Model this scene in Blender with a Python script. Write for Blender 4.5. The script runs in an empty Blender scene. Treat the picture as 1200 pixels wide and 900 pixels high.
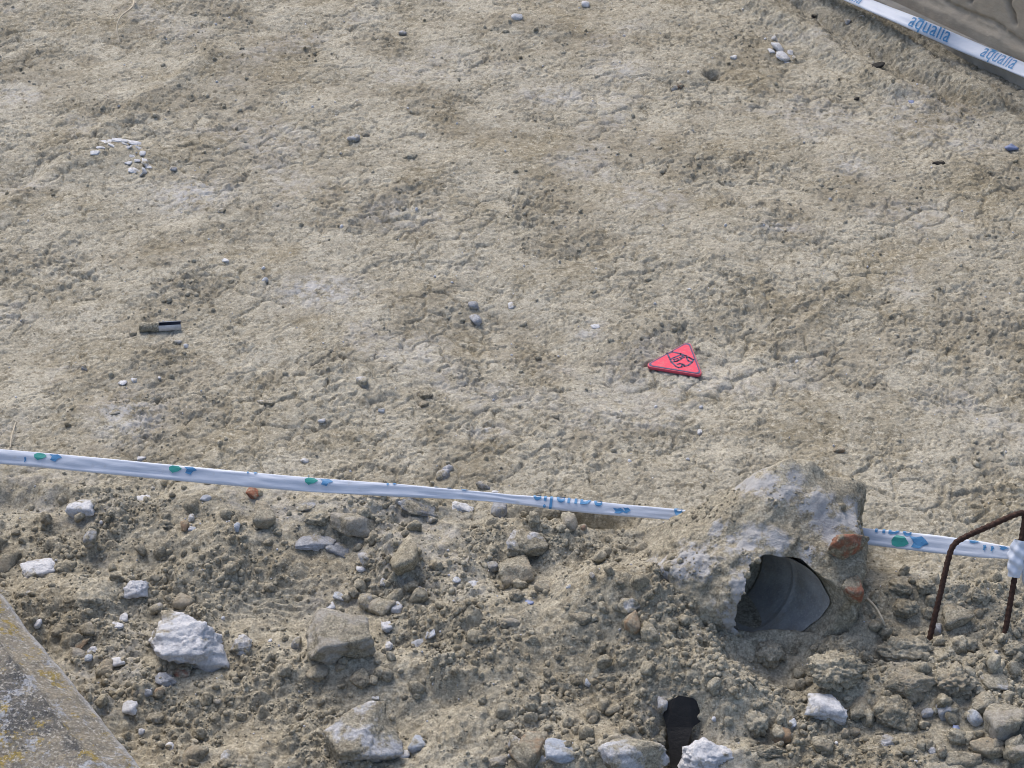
import bpy, bmesh, math
import numpy as np
from mathutils import Vector, Matrix

# ------------------------------------------------------------------ camera, sky, sun, exposure
S = bpy.context.scene
COL = S.collection
CAM_H, PITCH, HFOV = 1.90, math.radians(34.0), math.radians(28.8)
cam = bpy.data.cameras.new('camera')
cam.sensor_fit = 'HORIZONTAL'; cam.angle = HFOV; cam.clip_start = 0.05; cam.clip_end = 500
cam_ob = bpy.data.objects.new('camera', cam); COL.objects.link(cam_ob)
cam_ob.location = (0, 0, CAM_H); cam_ob.rotation_euler = (math.pi/2 - PITCH, 0, 0)
S.camera = cam_ob

SUN_EL, SUN_AZ = math.radians(50), math.radians(-26)      # azimuth measured from +Y towards +X
W = bpy.data.worlds.new('World'); S.world = W; W.use_nodes = True
wn = W.node_tree.nodes; wl = W.node_tree.links
bg = wn['Background']; sky = wn.new('ShaderNodeTexSky'); sky.sky_type = 'NISHITA'; sky.sun_disc = False
sky.sun_elevation = SUN_EL; sky.sun_rotation = SUN_AZ; sky.dust_density = 4.0; sky.ozone_density = 1.0; sky.air_density = 1.0
wl.new(sky.outputs[0], bg.inputs[0]); bg.inputs[1].default_value = 0.145
sun = bpy.data.lights.new('sun', 'SUN'); sun.energy = 1.15; sun.angle = math.radians(36); sun.color = (1.0, 0.97, 0.905)
sun_ob = bpy.data.objects.new('sun', sun); COL.objects.link(sun_ob)
sd = Vector((math.sin(SUN_AZ)*math.cos(SUN_EL), math.cos(SUN_AZ)*math.cos(SUN_EL), math.sin(SUN_EL)))
sun_ob.rotation_euler = sd.to_track_quat('Z', 'Y').to_euler()
S.view_settings.view_transform = 'Standard'; S.view_settings.look = 'None'
S.cycles.use_denoising = True; S.cycles.filter_width = 1.0
S.view_settings.gamma = 1.0; S.view_settings.exposure = 0.48; S.view_settings.use_curve_mapping = False

# ------------------------------------------------------------------ noise
rng = np.random.default_rng(7)
_P = np.random.default_rng(11).permutation(4096)
def _h(i, j, k=0, s=0):
    return _P[(_P[(_P[(i + s*57) & 4095] + j) & 4095] + k) & 4095]
def _fade(t): return t*t*t*(t*(t*6-15)+10)
_A = np.linspace(0, 2*np.pi, 4096, endpoint=False); _GX, _GY = np.cos(_A).astype(np.float32), np.sin(_A).astype(np.float32)
def perlin2(x, y, s=0):
    xi = np.floor(x).astype(np.int64); yi = np.floor(y).astype(np.int64)
    fx = (x-xi).astype(np.float32); fy = (y-yi).astype(np.float32); u = _fade(fx); v = _fade(fy)
    def g(a, b):
        h = _h(xi+a, yi+b, 0, s); return _GX[h]*(fx-a) + _GY[h]*(fy-b)
    n0 = g(0,0)*(1-u)+g(1,0)*u; n1 = g(0,1)*(1-u)+g(1,1)*u
    return (n0*(1-v)+n1*v)*1.5
def fbm2(x, y, f, o=4, s=0, gain=.5):
    r = 0; a = 1
    for i in range(o):
        r = r + a*perlin2(x*f, y*f, s+i*3); f *= 2.03; a *= gain
    return r
_G3 = np.random.default_rng(5).normal(size=(4096,3)); _G3 /= np.linalg.norm(_G3, axis=1)[:,None]
def perlin3(p, s=0):
    pi = np.floor(p).astype(np.int64); f = p-pi; w = _fade(f); r = 0
    for a in (0,1):
        for b in (0,1):
            for c in (0,1):
                h = _h(pi[:,0]+a, pi[:,1]+b, pi[:,2]+c, s)
                d = (_G3[h]*(f-np.array([a,b,c]))).sum(1)
                r = r + d*(w[:,0] if a else 1-w[:,0])*(w[:,1] if b else 1-w[:,1])*(w[:,2] if c else 1-w[:,2])
    return r*1.5
def fbm3(p, f, o=3, s=0, gain=.5):
    r = 0; a = 1
    for i in range(o):
        r = r + a*perlin3(p*f, s+i*5); f *= 2.1; a *= gain
    return r
def worley2(x, y, s=0):
    """F1, F2 and random numbers and offset of the nearest cell"""
    xi = np.floor(x).astype(np.int64); yi = np.floor(y).astype(np.int64)
    f1 = np.full(x.shape, 9., np.float32); f2 = f1.copy(); idd = np.zeros(x.shape, np.int64); dx1 = np.zeros(x.shape, np.float32); dy1 = dx1.copy()
    for a in (-1,0,1):
        for b in (-1,0,1):
            h = _h(xi+a, yi+b, 0, s); h2 = _P[h]
            dx = (x-(xi+a+h/4096.)).astype(np.float32); dy = (y-(yi+b+h2/4096.)).astype(np.float32)
            d = np.sqrt(dx*dx+dy*dy); m = d < f1
            f2 = np.where(m, f1, np.minimum(f2, d)); f1 = np.where(m, d, f1)
            idd = np.where(m, _P[h2], idd); dx1 = np.where(m, dx, dx1); dy1 = np.where(m, dy, dy1)
    return f1, f2, idd, dx1, dy1
def sstep(a, b, x):
    t = np.clip((x-a)/(b-a), 0, 1); return t*t*(3-2*t)

# ------------------------------------------------------------------ viewing ray -> place on the ground
TH = math.tan(HFOV/2)
def ray(px, py):
    u = (px-600)/600*TH; v = (450-py)/600*TH
    return np.array([u, math.cos(PITCH)+v*math.sin(PITCH), -math.sin(PITCH)+v*math.cos(PITCH)])
EYE = np.array([0, 0, CAM_H])
def at0(px, py, z=0.0):
    d = ray(px, py); return EYE + d*((z-CAM_H)/d[2])
def mpp(p):                                                # metres per photo pixel at a point
    f = np.array([0, math.cos(PITCH), -math.sin(PITCH)]); return float((np.asarray(p)-EYE) @ f)*TH/600

# ------------------------------------------------------------------ materials
def mat(name):
    m = bpy.data.materials.new(name); m.use_nodes = True
    n = m.node_tree.nodes; n.clear()
    o = n.new('ShaderNodeOutputMaterial'); b = n.new('ShaderNodeBsdfPrincipled'); m.node_tree.links.new(b.outputs[0], o.inputs[0])
    return m, N(m.node_tree, b)
class N:
    def __init__(s, t, b): s.t = t; s.b = b; s.pos = None
    def P(s):
        if s.pos is None: s.pos = s.t.nodes.new('ShaderNodeNewGeometry').outputs['Position']
        return s.pos
    def lk(s, a, b): s.t.links.new(a, b)
    def set(s, sock, v):
        if hasattr(v, 'is_output'): s.lk(v, sock)
        else: sock.default_value = v
    def noise(s, scale, detail=4, rough=.55, dist=0, vec=None, off=(0,0,0), squash=None):
        n = s.t.nodes.new('ShaderNodeTexNoise'); n.inputs['Scale'].default_value = scale; n.inputs['Detail'].default_value = detail
        n.inputs['Roughness'].default_value = rough; n.inputs['Distortion'].default_value = dist
        mp = s.t.nodes.new('ShaderNodeMapping'); mp.inputs['Location'].default_value = off
        if squash: mp.inputs['Scale'].default_value = squash
        s.lk(vec or s.P(), mp.inputs[0]); s.lk(mp.outputs[0], n.inputs['Vector']); return n.outputs['Fac']
    def vor(s, scale, feature='F1', off=(0,0,0), out='Distance'):
        n = s.t.nodes.new('ShaderNodeTexVoronoi'); n.feature = feature; n.inputs['Scale'].default_value = scale
        mp = s.t.nodes.new('ShaderNodeMapping'); mp.inputs['Location'].default_value = off
        s.lk(s.P(), mp.inputs[0]); s.lk(mp.outputs[0], n.inputs['Vector']); return n.outputs[out]
    def ramp(s, fac, stops, interp='LINEAR'):
        r = s.t.nodes.new('ShaderNodeValToRGB'); r.color_ramp.interpolation = interp; e = r.color_ramp.elements
        while len(e) < len(stops): e.new(0.5)
        for q, (p, c) in zip(e, stops):
            q.position = p; q.color = (c, c, c, 1) if not hasattr(c, '__len__') else (*c, 1)
        s.lk(fac, r.inputs[0]); return r.outputs[0]
    def mix(s, fac, a, b, mode='MIX'):
        n = s.t.nodes.new('ShaderNodeMix'); n.data_type = 'RGBA'; n.blend_type = mode
        for k, v in ((0, fac), (6, a), (7, b)):
            if hasattr(v, 'is_output'): s.lk(v, n.inputs[k])
            else: n.inputs[k].default_value = v if k == 0 else (*v, 1)
        return n.outputs[2]
    def math(s, op, a, b=0.0, clamp=False):
        n = s.t.nodes.new('ShaderNodeMath'); n.operation = op; n.use_clamp = clamp
        s.set(n.inputs[0], a); s.set(n.inputs[1], b); return n.outputs[0]
    def attr(s, name):
        n = s.t.nodes.new('ShaderNodeAttribute'); n.attribute_name = name; return n.outputs['Fac']
    def bump(s, h, dist, strength=1.0, prev=None):
        n = s.t.nodes.new('ShaderNodeBump'); n.inputs['Strength'].default_value = strength; n.inputs['Distance'].default_value = dist
        s.lk(h, n.inputs['Height'])
        if prev is not None: s.lk(prev, n.inputs['Normal'])
        return n.outputs[0]
    def out(s, col, rough=.9, normal=None, spec=.3):
        s.set(s.b.inputs['Base Color'], col if hasattr(col, 'is_output') else (*col, 1)); s.set(s.b.inputs['Roughness'], rough)
        s.b.inputs['Specular IOR Level'].default_value = spec
        if normal is not None: s.lk(normal, s.b.inputs['Normal'])

CRUST_A, CRUST_B, CRUST_C = (.273,.251,.197), (.382,.358,.295), (.230,.200,.139)
LOOSE_A, LOOSE_B, LOOSE_C = (.274,.248,.190), (.360,.332,.264), (.213,.185,.132)
def soil_colours(s, A, B, C, grain_shade=.50):
    c = s.mix(s.ramp(s.noise(7, 6, .66), [(.40, 0), (.60, 1)]), A, B)
    c = s.mix(s.ramp(s.noise(5, 5, .65, off=(7,3,1)), [(.50, 0), (.62, .9)]), c, C)
    c = s.mix(s.ramp(s.noise(70, 4, .7, off=(3,9,2)), [(.35, .0), (.75, .55)]), c, B)
    c = s.mix(s.ramp(s.noise(62, 6, .78, off=(1,6,3)), [(.53, 0), (.58, .62)]), c, tuple(q*.68 for q in C))
    c = s.mix(s.ramp(s.noise(80, 6, .78, off=(8,2,6)), [(.54, 0), (.59, .62)]), c, tuple(min(1, q*1.25) for q in B))
    c = s.mix(.40, c, s.ramp(s.noise(190, 4, .75, off=(6,1,1)), [(.3, .15), (.7, .85)]), 'OVERLAY')
    return s.mix(grain_shade, c, s.ramp(s.noise(290, 3, .7), [(.32, .15), (.68, .88)]), 'OVERLAY')  # both overlays: mixed mineral grain, plus crevice shade painted in as dark specks
def soil(name, loose=None):
    m, s = mat(name)
    if loose is None:
        c = s.mix(s.attr('loose'), soil_colours(s, CRUST_A, CRUST_B, CRUST_C, .30), soil_colours(s, LOOSE_A, LOOSE_B, LOOSE_C))
        c = s.mix(s.math('MULTIPLY', s.attr('damp'), s.ramp(s.noise(40, 5, .7, off=(2,7,7)), [(.35, .10), (.6, .42)])), c, (.190,.163,.116))
        pale = s.math('MULTIPLY', s.attr('pale'), s.ramp(s.noise(45, 5, .7, off=(1,1,5)), [(.42, 0), (.6, 1)]))
        c = s.mix(pale, c, (.47,.47,.48))
    elif loose: c = soil_colours(s, LOOSE_A, LOOSE_B, LOOSE_C)
    else: c = soil_colours(s, CRUST_A, CRUST_B, CRUST_C, .30)
    # light mineral grains
    gr = s.ramp(s.vor(330), [(.10, 1), (.16, 0)])
    pick = s.ramp(s.noise(130, 2, .5, off=(4,4,4)), [(.60, 0), (.64, 1)])
    c = s.mix(s.math('MULTIPLY', gr, pick), c, (.50,.49,.48))
    n = s.bump(s.noise(110, 5, .70), .0045, .6); n = s.bump(s.noise(280, 3, .7), .0013, .45, n)
    s.out(c, .95, n, .15); return m
M = {}
M['ground'] = soil('compacted_and_loose_soil')
M['clod'] = soil('loose_soil', True)
M['crust'] = soil('crust_soil', False)

def stone(name, A, B, C, dirt, fine=90, bumpd=.004, streak=False, rough=.85):
    m, s = mat(name)
    c = s.mix(s.ramp(s.noise(fine*.35, 5, .65, squash=(1,1,3) if streak else None), [(.36, 0), (.64, 1)]), A, B)
    c = s.mix(s.ramp(s.noise(fine, 5, .7, off=(2,5,1)), [(.5, 0), (.72, 1)]), c, C)
    sc = soil_colours(s, LOOSE_A, LOOSE_B, LOOSE_C)
    d = s.ramp(s.noise(26, 5, .65, off=(9,2,4)), [(max(0, .66-dirt*.5), 0), (min(1, .76-dirt*.5), 1)])
    c = s.mix(d, c, sc)
    c = s.mix(.45, c, s.ramp(s.noise(300, 4, .75, off=(5,5,5)), [(.3, .2), (.7, .8)]), 'OVERLAY')
    n = s.bump(s.noise(fine*1.6, 6, .72), bumpd*1.6, .8); n = s.bump(s.noise(600, 3, .7), .0015, .4, n)
    s.out(c, rough, n, .25); return m
M['chalk'] = stone('white_chalky_stone', (.60,.61,.645), (.70,.705,.73), (.40,.405,.435), .22)
M['chalk_dirty'] = stone('soiled_white_stone', (.47,.475,.50), (.56,.565,.585), (.34,.345,.37), .52)
M['tan'] = stone('tan_stone', (.33,.285,.21), (.40,.355,.28), (.26,.215,.15), .50)
M['tan_grey'] = stone('tan_grey_stone', (.33,.30,.25), (.42,.40,.36), (.30,.27,.22), .42)
M['grey'] = stone('grey_stone', (.34,.35,.38), (.45,.46,.49), (.26,.27,.29), .36)
M['slate'] = stone('dark_slate', (.14,.15,.17), (.42,.44,.48), (.20,.21,.24), .36, streak=True)
M['brick'] = stone('terracotta', (.31,.135,.088), (.26,.115,.075), (.36,.19,.13), .50)
M['rust_stone'] = stone('reddish_tan_stone', (.33,.235,.155), (.34,.265,.19), (.29,.19,.125), .45)
M['dark'] = stone('black_crumb', (.03,.028,.026), (.05,.048,.045), (.04,.035,.03), .1)
M['bluechip'] = stone('pale_blue_stone', (.42,.46,.53), (.52,.55,.60), (.34,.375,.44), .3)

# ------------------------------------------------------------------ object helpers
def npmesh(name, v, f, m=None, smooth=True, nside=None):
    v = np.ascontiguousarray(v, np.float32); f = np.ascontiguousarray(f, np.int32)
    me = bpy.data.meshes.new(name); k = f.shape[1]
    me.vertices.add(len(v)); me.vertices.foreach_set('co', v.ravel())
    me.loops.add(f.size); me.loops.foreach_set('vertex_index', f.ravel())
    me.polygons.add(len(f)); me.polygons.foreach_set('loop_start', np.arange(0, f.size, k, dtype=np.int32))
    try: me.polygons.foreach_set('loop_total', np.full(len(f), k, np.int32))
    except Exception: pass
    me.polygons.foreach_set('use_smooth', np.full(len(f), smooth))
    me.update(calc_edges=True); me.validate()
    if m: me.materials.append(m)
    return me
def link(name, me, parent=None, loc=None, rot=None):
    o = bpy.data.objects.new(name, me); COL.objects.link(o)
    if parent: o.parent = parent
    if loc is not None: o.location = tuple(float(q) for q in loc)
    if rot is not None: o.rotation_euler = rot
    return o
def tag(o, label=None, cat=None, group=None, kind=None):
    if label: o['label'] = label
    if cat: o['category'] = cat
    if group: o['group'] = group
    if kind: o['kind'] = kind
    return o
def bm_obj(name, bm, m, parent=None, loc=None, smooth=False):
    me = bpy.data.meshes.new(name); bm.normal_update(); bm.to_mesh(me); bm.free()
    for p in me.polygons: p.use_smooth = smooth
    me.materials.append(m); return link(name, me, parent, loc)
def grid_faces(nr, nc, closed=False):
    r = np.arange(nr-1)[:,None]; c = np.arange(nc if closed else nc-1)[None,:]; c2 = (c+1) % nc
    return np.stack([r*nc+c, r*nc+c2, (r+1)*nc+c2, (r+1)*nc+c], -1).reshape(-1, 4)
def smooth_path(pts, step):
    pts = [np.asarray(p, float) for p in pts]; P = [2*pts[0]-pts[1]] + pts + [2*pts[-1]-pts[-2]]; o = []
    for i in range(1, len(P)-2):
        n = max(2, int(np.linalg.norm(P[i+1]-P[i])/step))
        for t in np.arange(n)/n:
            a, b, c, d = P[i-1], P[i], P[i+1], P[i+2]
            o.append(.5*((2*b)+(c-a)*t+(2*a-5*b+4*c-d)*t*t+(3*b-a-3*c+d)*t**3))
    o.append(pts[-1]); return np.array(o)
def sweep(path, rad, n=8):
    """tube round a path, rad(i, phi) -> radius array"""
    T = np.gradient(path, axis=0); T /= np.linalg.norm(T, axis=1)[:,None]
    ref = np.array([0,0,1.]) if abs(T[0,2]) < .9 else np.array([0,1.,0])
    Nn = []; q = np.cross(np.cross(T[0], ref), T[0]); q /= np.linalg.norm(q)
    for t in T:
        q = q - t*(q@t); q /= np.linalg.norm(q); Nn.append(q)
    Nn = np.array(Nn); B = np.cross(T, Nn); ph = np.linspace(0, 2*np.pi, n, endpoint=False)
    R = np.array([np.broadcast_to(rad(i, ph), (n,)) for i in range(len(path))])
    v = path[:,None] + R[...,None]*(np.cos(ph)[None,:,None]*Nn[:,None] + np.sin(ph)[None,:,None]*B[:,None])
    f = grid_faces(len(path), n, True)
    return v.reshape(-1,3), f

# ------------------------------------------------------------------ the ground: one displaced sheet
def axis(lo, hi, steps, far):
    """fine samples lo..hi, then growing steps out to far on both sides"""
    a = [lo]
    while a[-1] < hi: a.append(a[-1]+steps(a[-1]))
    up = []; d = .008; q = a[-1]
    while q < far[1]: q += d; d *= 1.16; up.append(q)
    dn = []; d = .008; q = lo
    while q > far[0]: q -= d; d *= 1.16; dn.append(q)
    return np.array(dn[::-1]+a+up)
GX = axis(-1, 1, lambda q: .0027, (-60, 60))
GY = axis(1.84, 4.62, lambda y: .0019+.0022*(y-1.84)/2.7, (-30, 120))
def wid(y): return np.clip(.78+.2*(y-1.84), .78, 1.34)          # the sheet's fine part widens with distance
X, Y = np.meshgrid(GX, GY); X = X*wid(Y)
# line under the front tape divides packed crust from loose rubble
pL, pR = at0(0, 562), at0(1200, 690)
def yline(x): return pL[1] + (pR[1]-pL[1])*(x-pL[0])/(pR[0]-pL[0])
wob = fbm2(X, Y, 5, 3, 41)*.05
loose = sstep(.035, -.035, Y-yline(X)-wob-.02)
near = np.exp(-np.maximum(0, np.maximum(np.abs(X)-1.6, np.abs(Y-3.1)-1.9))*.5)
def blob(px, py, rx, ry, rot=0.0):
    c = at0(px, py); cs, sn = math.cos(rot), math.sin(rot); dx, dy = X-c[0], Y-c[1]
    return np.exp(-(((dx*cs+dy*sn)/rx)**2+((-dx*sn+dy*cs)/ry)**2))
crumb = sstep(-.12, .40, fbm2(X, Y, 4.2, 4, 3)*.9+fbm2(X, Y, 14, 3, 9)*.35)
for px, py, rx, ry, rot, a in [(590,395,.10,.14,.5,1), (660,440,.08,.07,0,.8), (930,265,.22,.12,.2,.7), (1040,215,.22,.1,-.3,.8), (1120,235,.12,.08,0,.7),
        (230,55,.12,.18,.5,.7), (90,110,.2,.12,.3,.7), (110,190,.14,.1,.2,.9), (600,30,.14,.1,0,.9), (350,130,.12,.1,0,.6), (920,90,.1,.1,0,.7),
        (1010,60,.04,.3,.34,.8), (1150,120,.1,.12,.34,.8), (420,460,.1,.12,0,.7), (300,420,.1,.1,0,.5), (760,505,.12,.06,-.4,.7), (1110,470,.1,.07,0,.7), (960,520,.16,.07,0,.5), (60,330,.12,.1,0,.6)]:
    crumb = np.maximum(crumb, a*blob(px, py, rx, ry, rot)*(.6+.6*sstep(-.3,.3,fbm2(X,Y,12,3,77))))
for px, py, rx, ry, rot in [(40,205,.16,.05,.25), (770,360,.1,.05,0), (1030,115,.10,.06,-.3), (980,75,.1,.08,.3), (700,90,.18,.1,0), (930,25,.16,.1,0), (470,420,.1,.07,0), (1110,690,.10,.05,.2), (1150,720,.08,.04,0), (690,395,.07,.05,.5)]:
    crumb *= 1-.9*blob(px, py, rx, ry, rot)
crumb = np.clip(crumb, 0, 1)*near
H = fbm2(X, Y, 1.1, 3, 1)*.010*near + fbm2(X, Y, 6, 3, 2)*.0055
AMP = .26+.62*sstep(-.15, .45, fbm2(X, Y, 3.1, 4, 151)*.8+fbm2(X, Y, 11, 3, 161)*.55+.35*(crumb-.45))
# flaky plates of the dried crust, two sizes, warped
wx = X+fbm2(X, Y, 22, 3, 21)*.014; wy = Y+fbm2(X, Y, 22, 3, 31)*.014
for cell, amp, sd_ in ((.060, .0050, 1), (.024, .0034, 2), (.0105, .0026, 3)):
    f1, f2, idd, dx, dy = worley2(wx/cell, wy/cell*.85, sd_)
    r1 = (idd % 1024)/1024.-.5; r2 = (_P[idd] % 1024)/1024.-.5; r3 = (_P[_P[idd]] % 1024)/1024.-.5
    edge = sstep(0, .16, f2-f1)
    pl = r1*.9+(dx*r2+dy*r3)*1.3
    H += amp*(pl + (edge-1)*.45)*(.45+.2*crumb)*AMP*(1-.8*loose)*near
    km = sstep(.02, .35, fbm2(X, Y, .22/cell, 3, 190+sd_))
    H -= amp*1.1*np.exp(-((f2-f1)/.07)**2)*km*(1-.8*loose)*near
H += np.abs(fbm2(X, Y, 60, 3, 51))*.0034*(.2+.6*crumb)*AMP*near
# torn flakes: terraces with sharp lips, and short cracks
for f_, a_, sd_ in ((13, .0030, 111), (28, .0032, 121), (58, .0024, 131)):
    q_ = fbm2(X, Y, f_, 3, sd_); m_ = sstep(-.15, .25, fbm2(X, Y, f_*.4, 2, sd_+7))
    H += .72*a_*np.tanh(q_*9)*m_*AMP*(1-.7*loose)*near
    H -= a_*1.9*(.35+.65*AMP)*np.exp(-(fbm2(X, Y, f_*1.3, 2, sd_+3)/.045)**2)*sstep(-.05, .25, fbm2(X, Y, f_*.7, 2, sd_+9))*(1-.7*loose)*near
H += fbm2(X, Y, 150, 2, 61)*.0010*(.2+.6*crumb)*near
AMP_ = AMP
# scraped furrows, upper right, and a smeared ridge upper left
for (a, b, w, h) in [((890,5),(1075,120),.030,.022), ((935,0),(1115,112),.020,-.024), ((980,0),(1165,120),.026,.022), ((1015,12),(1195,130),.016,-.020), ((0,250),(250,60),.03,.010), ((0,215),(110,165),.03,-.008),
                     ((560,335),(760,480),.05,-.008), ((770,500),(1010,330),.012,.004), ((0,480),(240,470),.02,.004), ((1030,120),(1200,250),.02,.007)]:
    A_, B_ = at0(*a)[:2], at0(*b)[:2]; d = B_-A_; L_ = np.linalg.norm(d); d /= L_
    t = np.clip((X-A_[0])*d[0]+(Y-A_[1])*d[1], 0, L_); dd = np.hypot(X-A_[0]-t*d[0], Y-A_[1]-t*d[1])+fbm2(X,Y,14,2,5)*.010
    H += h*np.exp(-(dd/w)**2)
    if abs(h) > .012: H += .011*np.abs(fbm2(X, Y, 55, 3, 181))*np.exp(-((dd-w*1.1)/(.5*w))**2)-.006*np.exp(-(dd/(w*.8))**2)*np.sign(h)*0
# tread marks of boots and a machine: short parallel lugs
def tread(px, py, rx, ry, rot, period, amp, dirn):
    global H
    q = X*math.cos(dirn)+Y*math.sin(dirn)+fbm2(X,Y,25,2,8)*.006
    H += blob(px, py, rx, ry, rot)*amp*np.tanh(2.2*np.sin(q*2*np.pi/period))
tread(320, 690, .055, .04, 0, .011, .0022, 1.45); tread(1090, 640, .05, .03, 0, .012, .002, .5); tread(860, 330, .09, .07, 0, .016, .0016, 1.2); tread(1090, 460, .06, .05, 0, .015, .002, .9)
tread(530, 845, .06, .03, 0, .013, .002, .2)
H += -.035*loose*sstep(0, .25, yline(X)-Y)                              # rubble lies a little below the crust
for px, py, rx, ry, h, rot in [
    (785,745,.10,.10,.052,.2), (715,712,.12,.07,.040,.3), (670,725,.10,.07,.028,0), (840,795,.10,.06,.035,0), (545,735,.11,.07,.038,-.2), (560,780,.12,.05,.02,0),
    (470,655,.05,.05,.03,0), (625,640,.07,.05,.03,0), (415,612,.05,.04,.02,0), (490,600,.06,.03,.018,0), (668,607,.075,.018,-.075,-.05), (570,650,.06,.04,-.012,0),
    (325,690,.06,.045,-.016,0), (470,830,.07,.05,-.012,0), (300,640,.10,.05,.014,0), (110,690,.08,.05,.02,0), (140,708,.025,.03,-.018,0), (210,600,.16,.05,.012,0),
    (60,585,.10,.03,-.016,0), (240,830,.12,.06,-.016,0), (395,760,.07,.05,.02,0), (640,860,.09,.05,.02,0), (740,880,.07,.05,.035,0), (800,862,.032,.055,-.075,.15),
    (905,775,.07,.045,-.035,0), (860,815,.05,.06,.03,.3), (985,800,.07,.05,.02,0), (1070,790,.12,.05,.03,.1), (1160,830,.09,.06,.02,0), (1060,700,.10,.05,.012,0), (1130,710,.07,.04,-.01,0),
    (1000,740,.05,.05,.02,0), (620,820,.10,.05,.012,0), (520,800,.05,.02,-.02,-.4), (505,795,.03,.02,.012,0), (690,615,.06,.02,-.02,0), (860,880,.06,.03,.02,0),
    (125,190,.12,.075,.020,.2), (1068,118,.045,.03,-.022,0), (836,86,.014,.014,-.055,0), (610,30,.09,.07,.014,0), (905,62,.04,.04,.01,0), (1150,110,.09,.06,.015,0),
    (580,380,.07,.06,-.010,.4), (270,60,.08,.1,.012,.4), (20,205,.12,.05,-.008,0), (425,450,.07,.05,.008,0), (990,640,.12,.05,-.012,0)]:
    H += h*blob(px, py, rx, ry, rot)
# loose soil: knolls, then stamped clods of every size
rough = sstep(-.12, .25, fbm2(X, Y, 6, 3, 141))
H += loose*near*(fbm2(X, Y, 9, 4, 71)*.013 + np.abs(fbm2(X, Y, 30, 3, 81))*.009*(.4+.6*rough) + fbm2(X, Y, 90, 3, 91)*.0034*(.35+.65*rough))
def stamp(cx, cy, r, asp, rot, hgt, seed):
    wy_ = float(wid(cy)); i0, i1 = np.searchsorted(GX, ((cx-1.6*r)/wy_, (cx+1.6*r)/wy_)); j0, j1 = np.searchsorted(GY, (cy-1.4*r, cy+1.4*r))
    if i1-i0 < 2 or j1-j0 < 2: return
    dx = X[j0:j1,i0:i1]-cx; dy = Y[j0:j1,i0:i1]-cy; c, s_ = math.cos(rot), math.sin(rot)
    a = (dx*c+dy*s_)/r; b = (-dx*s_+dy*c)/(r*asp); th = np.arctan2(b, a)
    d2 = (a*a+b*b)*(1+.22*np.sin(3*th+seed)+.15*np.sin(5*th+2*seed)+.1*np.sin(8*th+5*seed))
    h = np.where(d2 < 1, np.sqrt(np.clip(1-d2, 0, 1)), 0)*r*hgt
    base = H[j0:j1,i0:i1]; base += h
def uv_loose(n, y0, y1, x=1.15):
    return rng.uniform(-x, x, n), rng.uniform(y0, y1, n)
xs, ys = uv_loose(13000, 1.6, 2.75, 1.0)
rs = np.clip(.0026*(rng.pareto(2.1, 13000)+1), 0, .016)
rk = sstep(-.12, .25, fbm2(xs, ys, 6, 3, 141))
for i in range(13000):
    if ys[i] < yline(xs[i])+.03*rng.normal() and rng.random() < .08+.45*rk[i]: stamp(xs[i], ys[i], rs[i], rng.uniform(.6,1), rng.uniform(0,6.3), rng.uniform(.35,.8), rng.uniform(0,6))
def samp(A_, x, y):
    fx = np.interp(x/wid(y), GX, np.arange(len(GX))); fy = np.interp(y, GY, np.arange(len(GY)))
    i = np.minimum(fx.astype(int), len(GX)-2); j = np.minimum(fy.astype(int), len(GY)-2); u, v = fx-i, fy-j
    return A_[j,i]*(1-u)*(1-v)+A_[j,i+1]*u*(1-v)+A_[j+1,i]*(1-u)*v+A_[j+1,i+1]*u*v
xs, ys = rng.uniform(-1.2, 1.2, 16000), rng.uniform(2.3, 4.6, 16000)
cm = samp(crumb, xs, ys); rs = np.clip(.0018*(rng.pareto(2.8, 16000)+1), 0, .007)
for i in range(16000):
    if rng.random() < cm[i]**2*.26: stamp(xs[i], ys[i], rs[i], rng.uniform(.5,1), rng.uniform(0,6.3), rng.uniform(.25,.5), rng.uniform(0,6))

pale = np.zeros_like(X)
for px, py, rx, ry, a in [(150,485,.06,.07,.8), (225,228,.08,.06,.8), (375,340,.07,.05,.9), (725,82,.06,.06,.5), (650,110,.09,.05,.6), (1030,655,.0,.0,0), (1060,125,.06,.05,.6), (1140,170,.08,.04,.5),
                          (575,505,.03,.02,.7), (15,218,.06,.04,.6), (20,110,.06,.06,.5), (1000,195,.05,.04,.6), (915,270,.05,.02,.6), (690,385,.03,.03,.6), (110,600,.05,.04,.4), (390,690,.05,.03,.3), (1190,60,.05,.05,.3), (1170,640,.03,.02,.5), (770,880,.05,.03,.8)]:
    if rx: pale = np.maximum(pale, a*blob(px, py, rx, ry))
pale = np.maximum(pale, .30*sstep(.25, .6, fbm2(X, Y, 3, 4, 101)))
def gz(x, y): return float(samp(H, np.array([x]), np.array([y]))[0])
def at(px, py, lift=0.0):
    """where the view ray meets the ground raised by lift"""
    d = ray(px, py); ts = np.linspace(1.5, 6.5, 2500); p = EYE[None]+d[None]*ts[:,None]
    k = np.argmax(p[:,2] < samp(H, p[:,0], p[:,1])+lift); return p[k]

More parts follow.
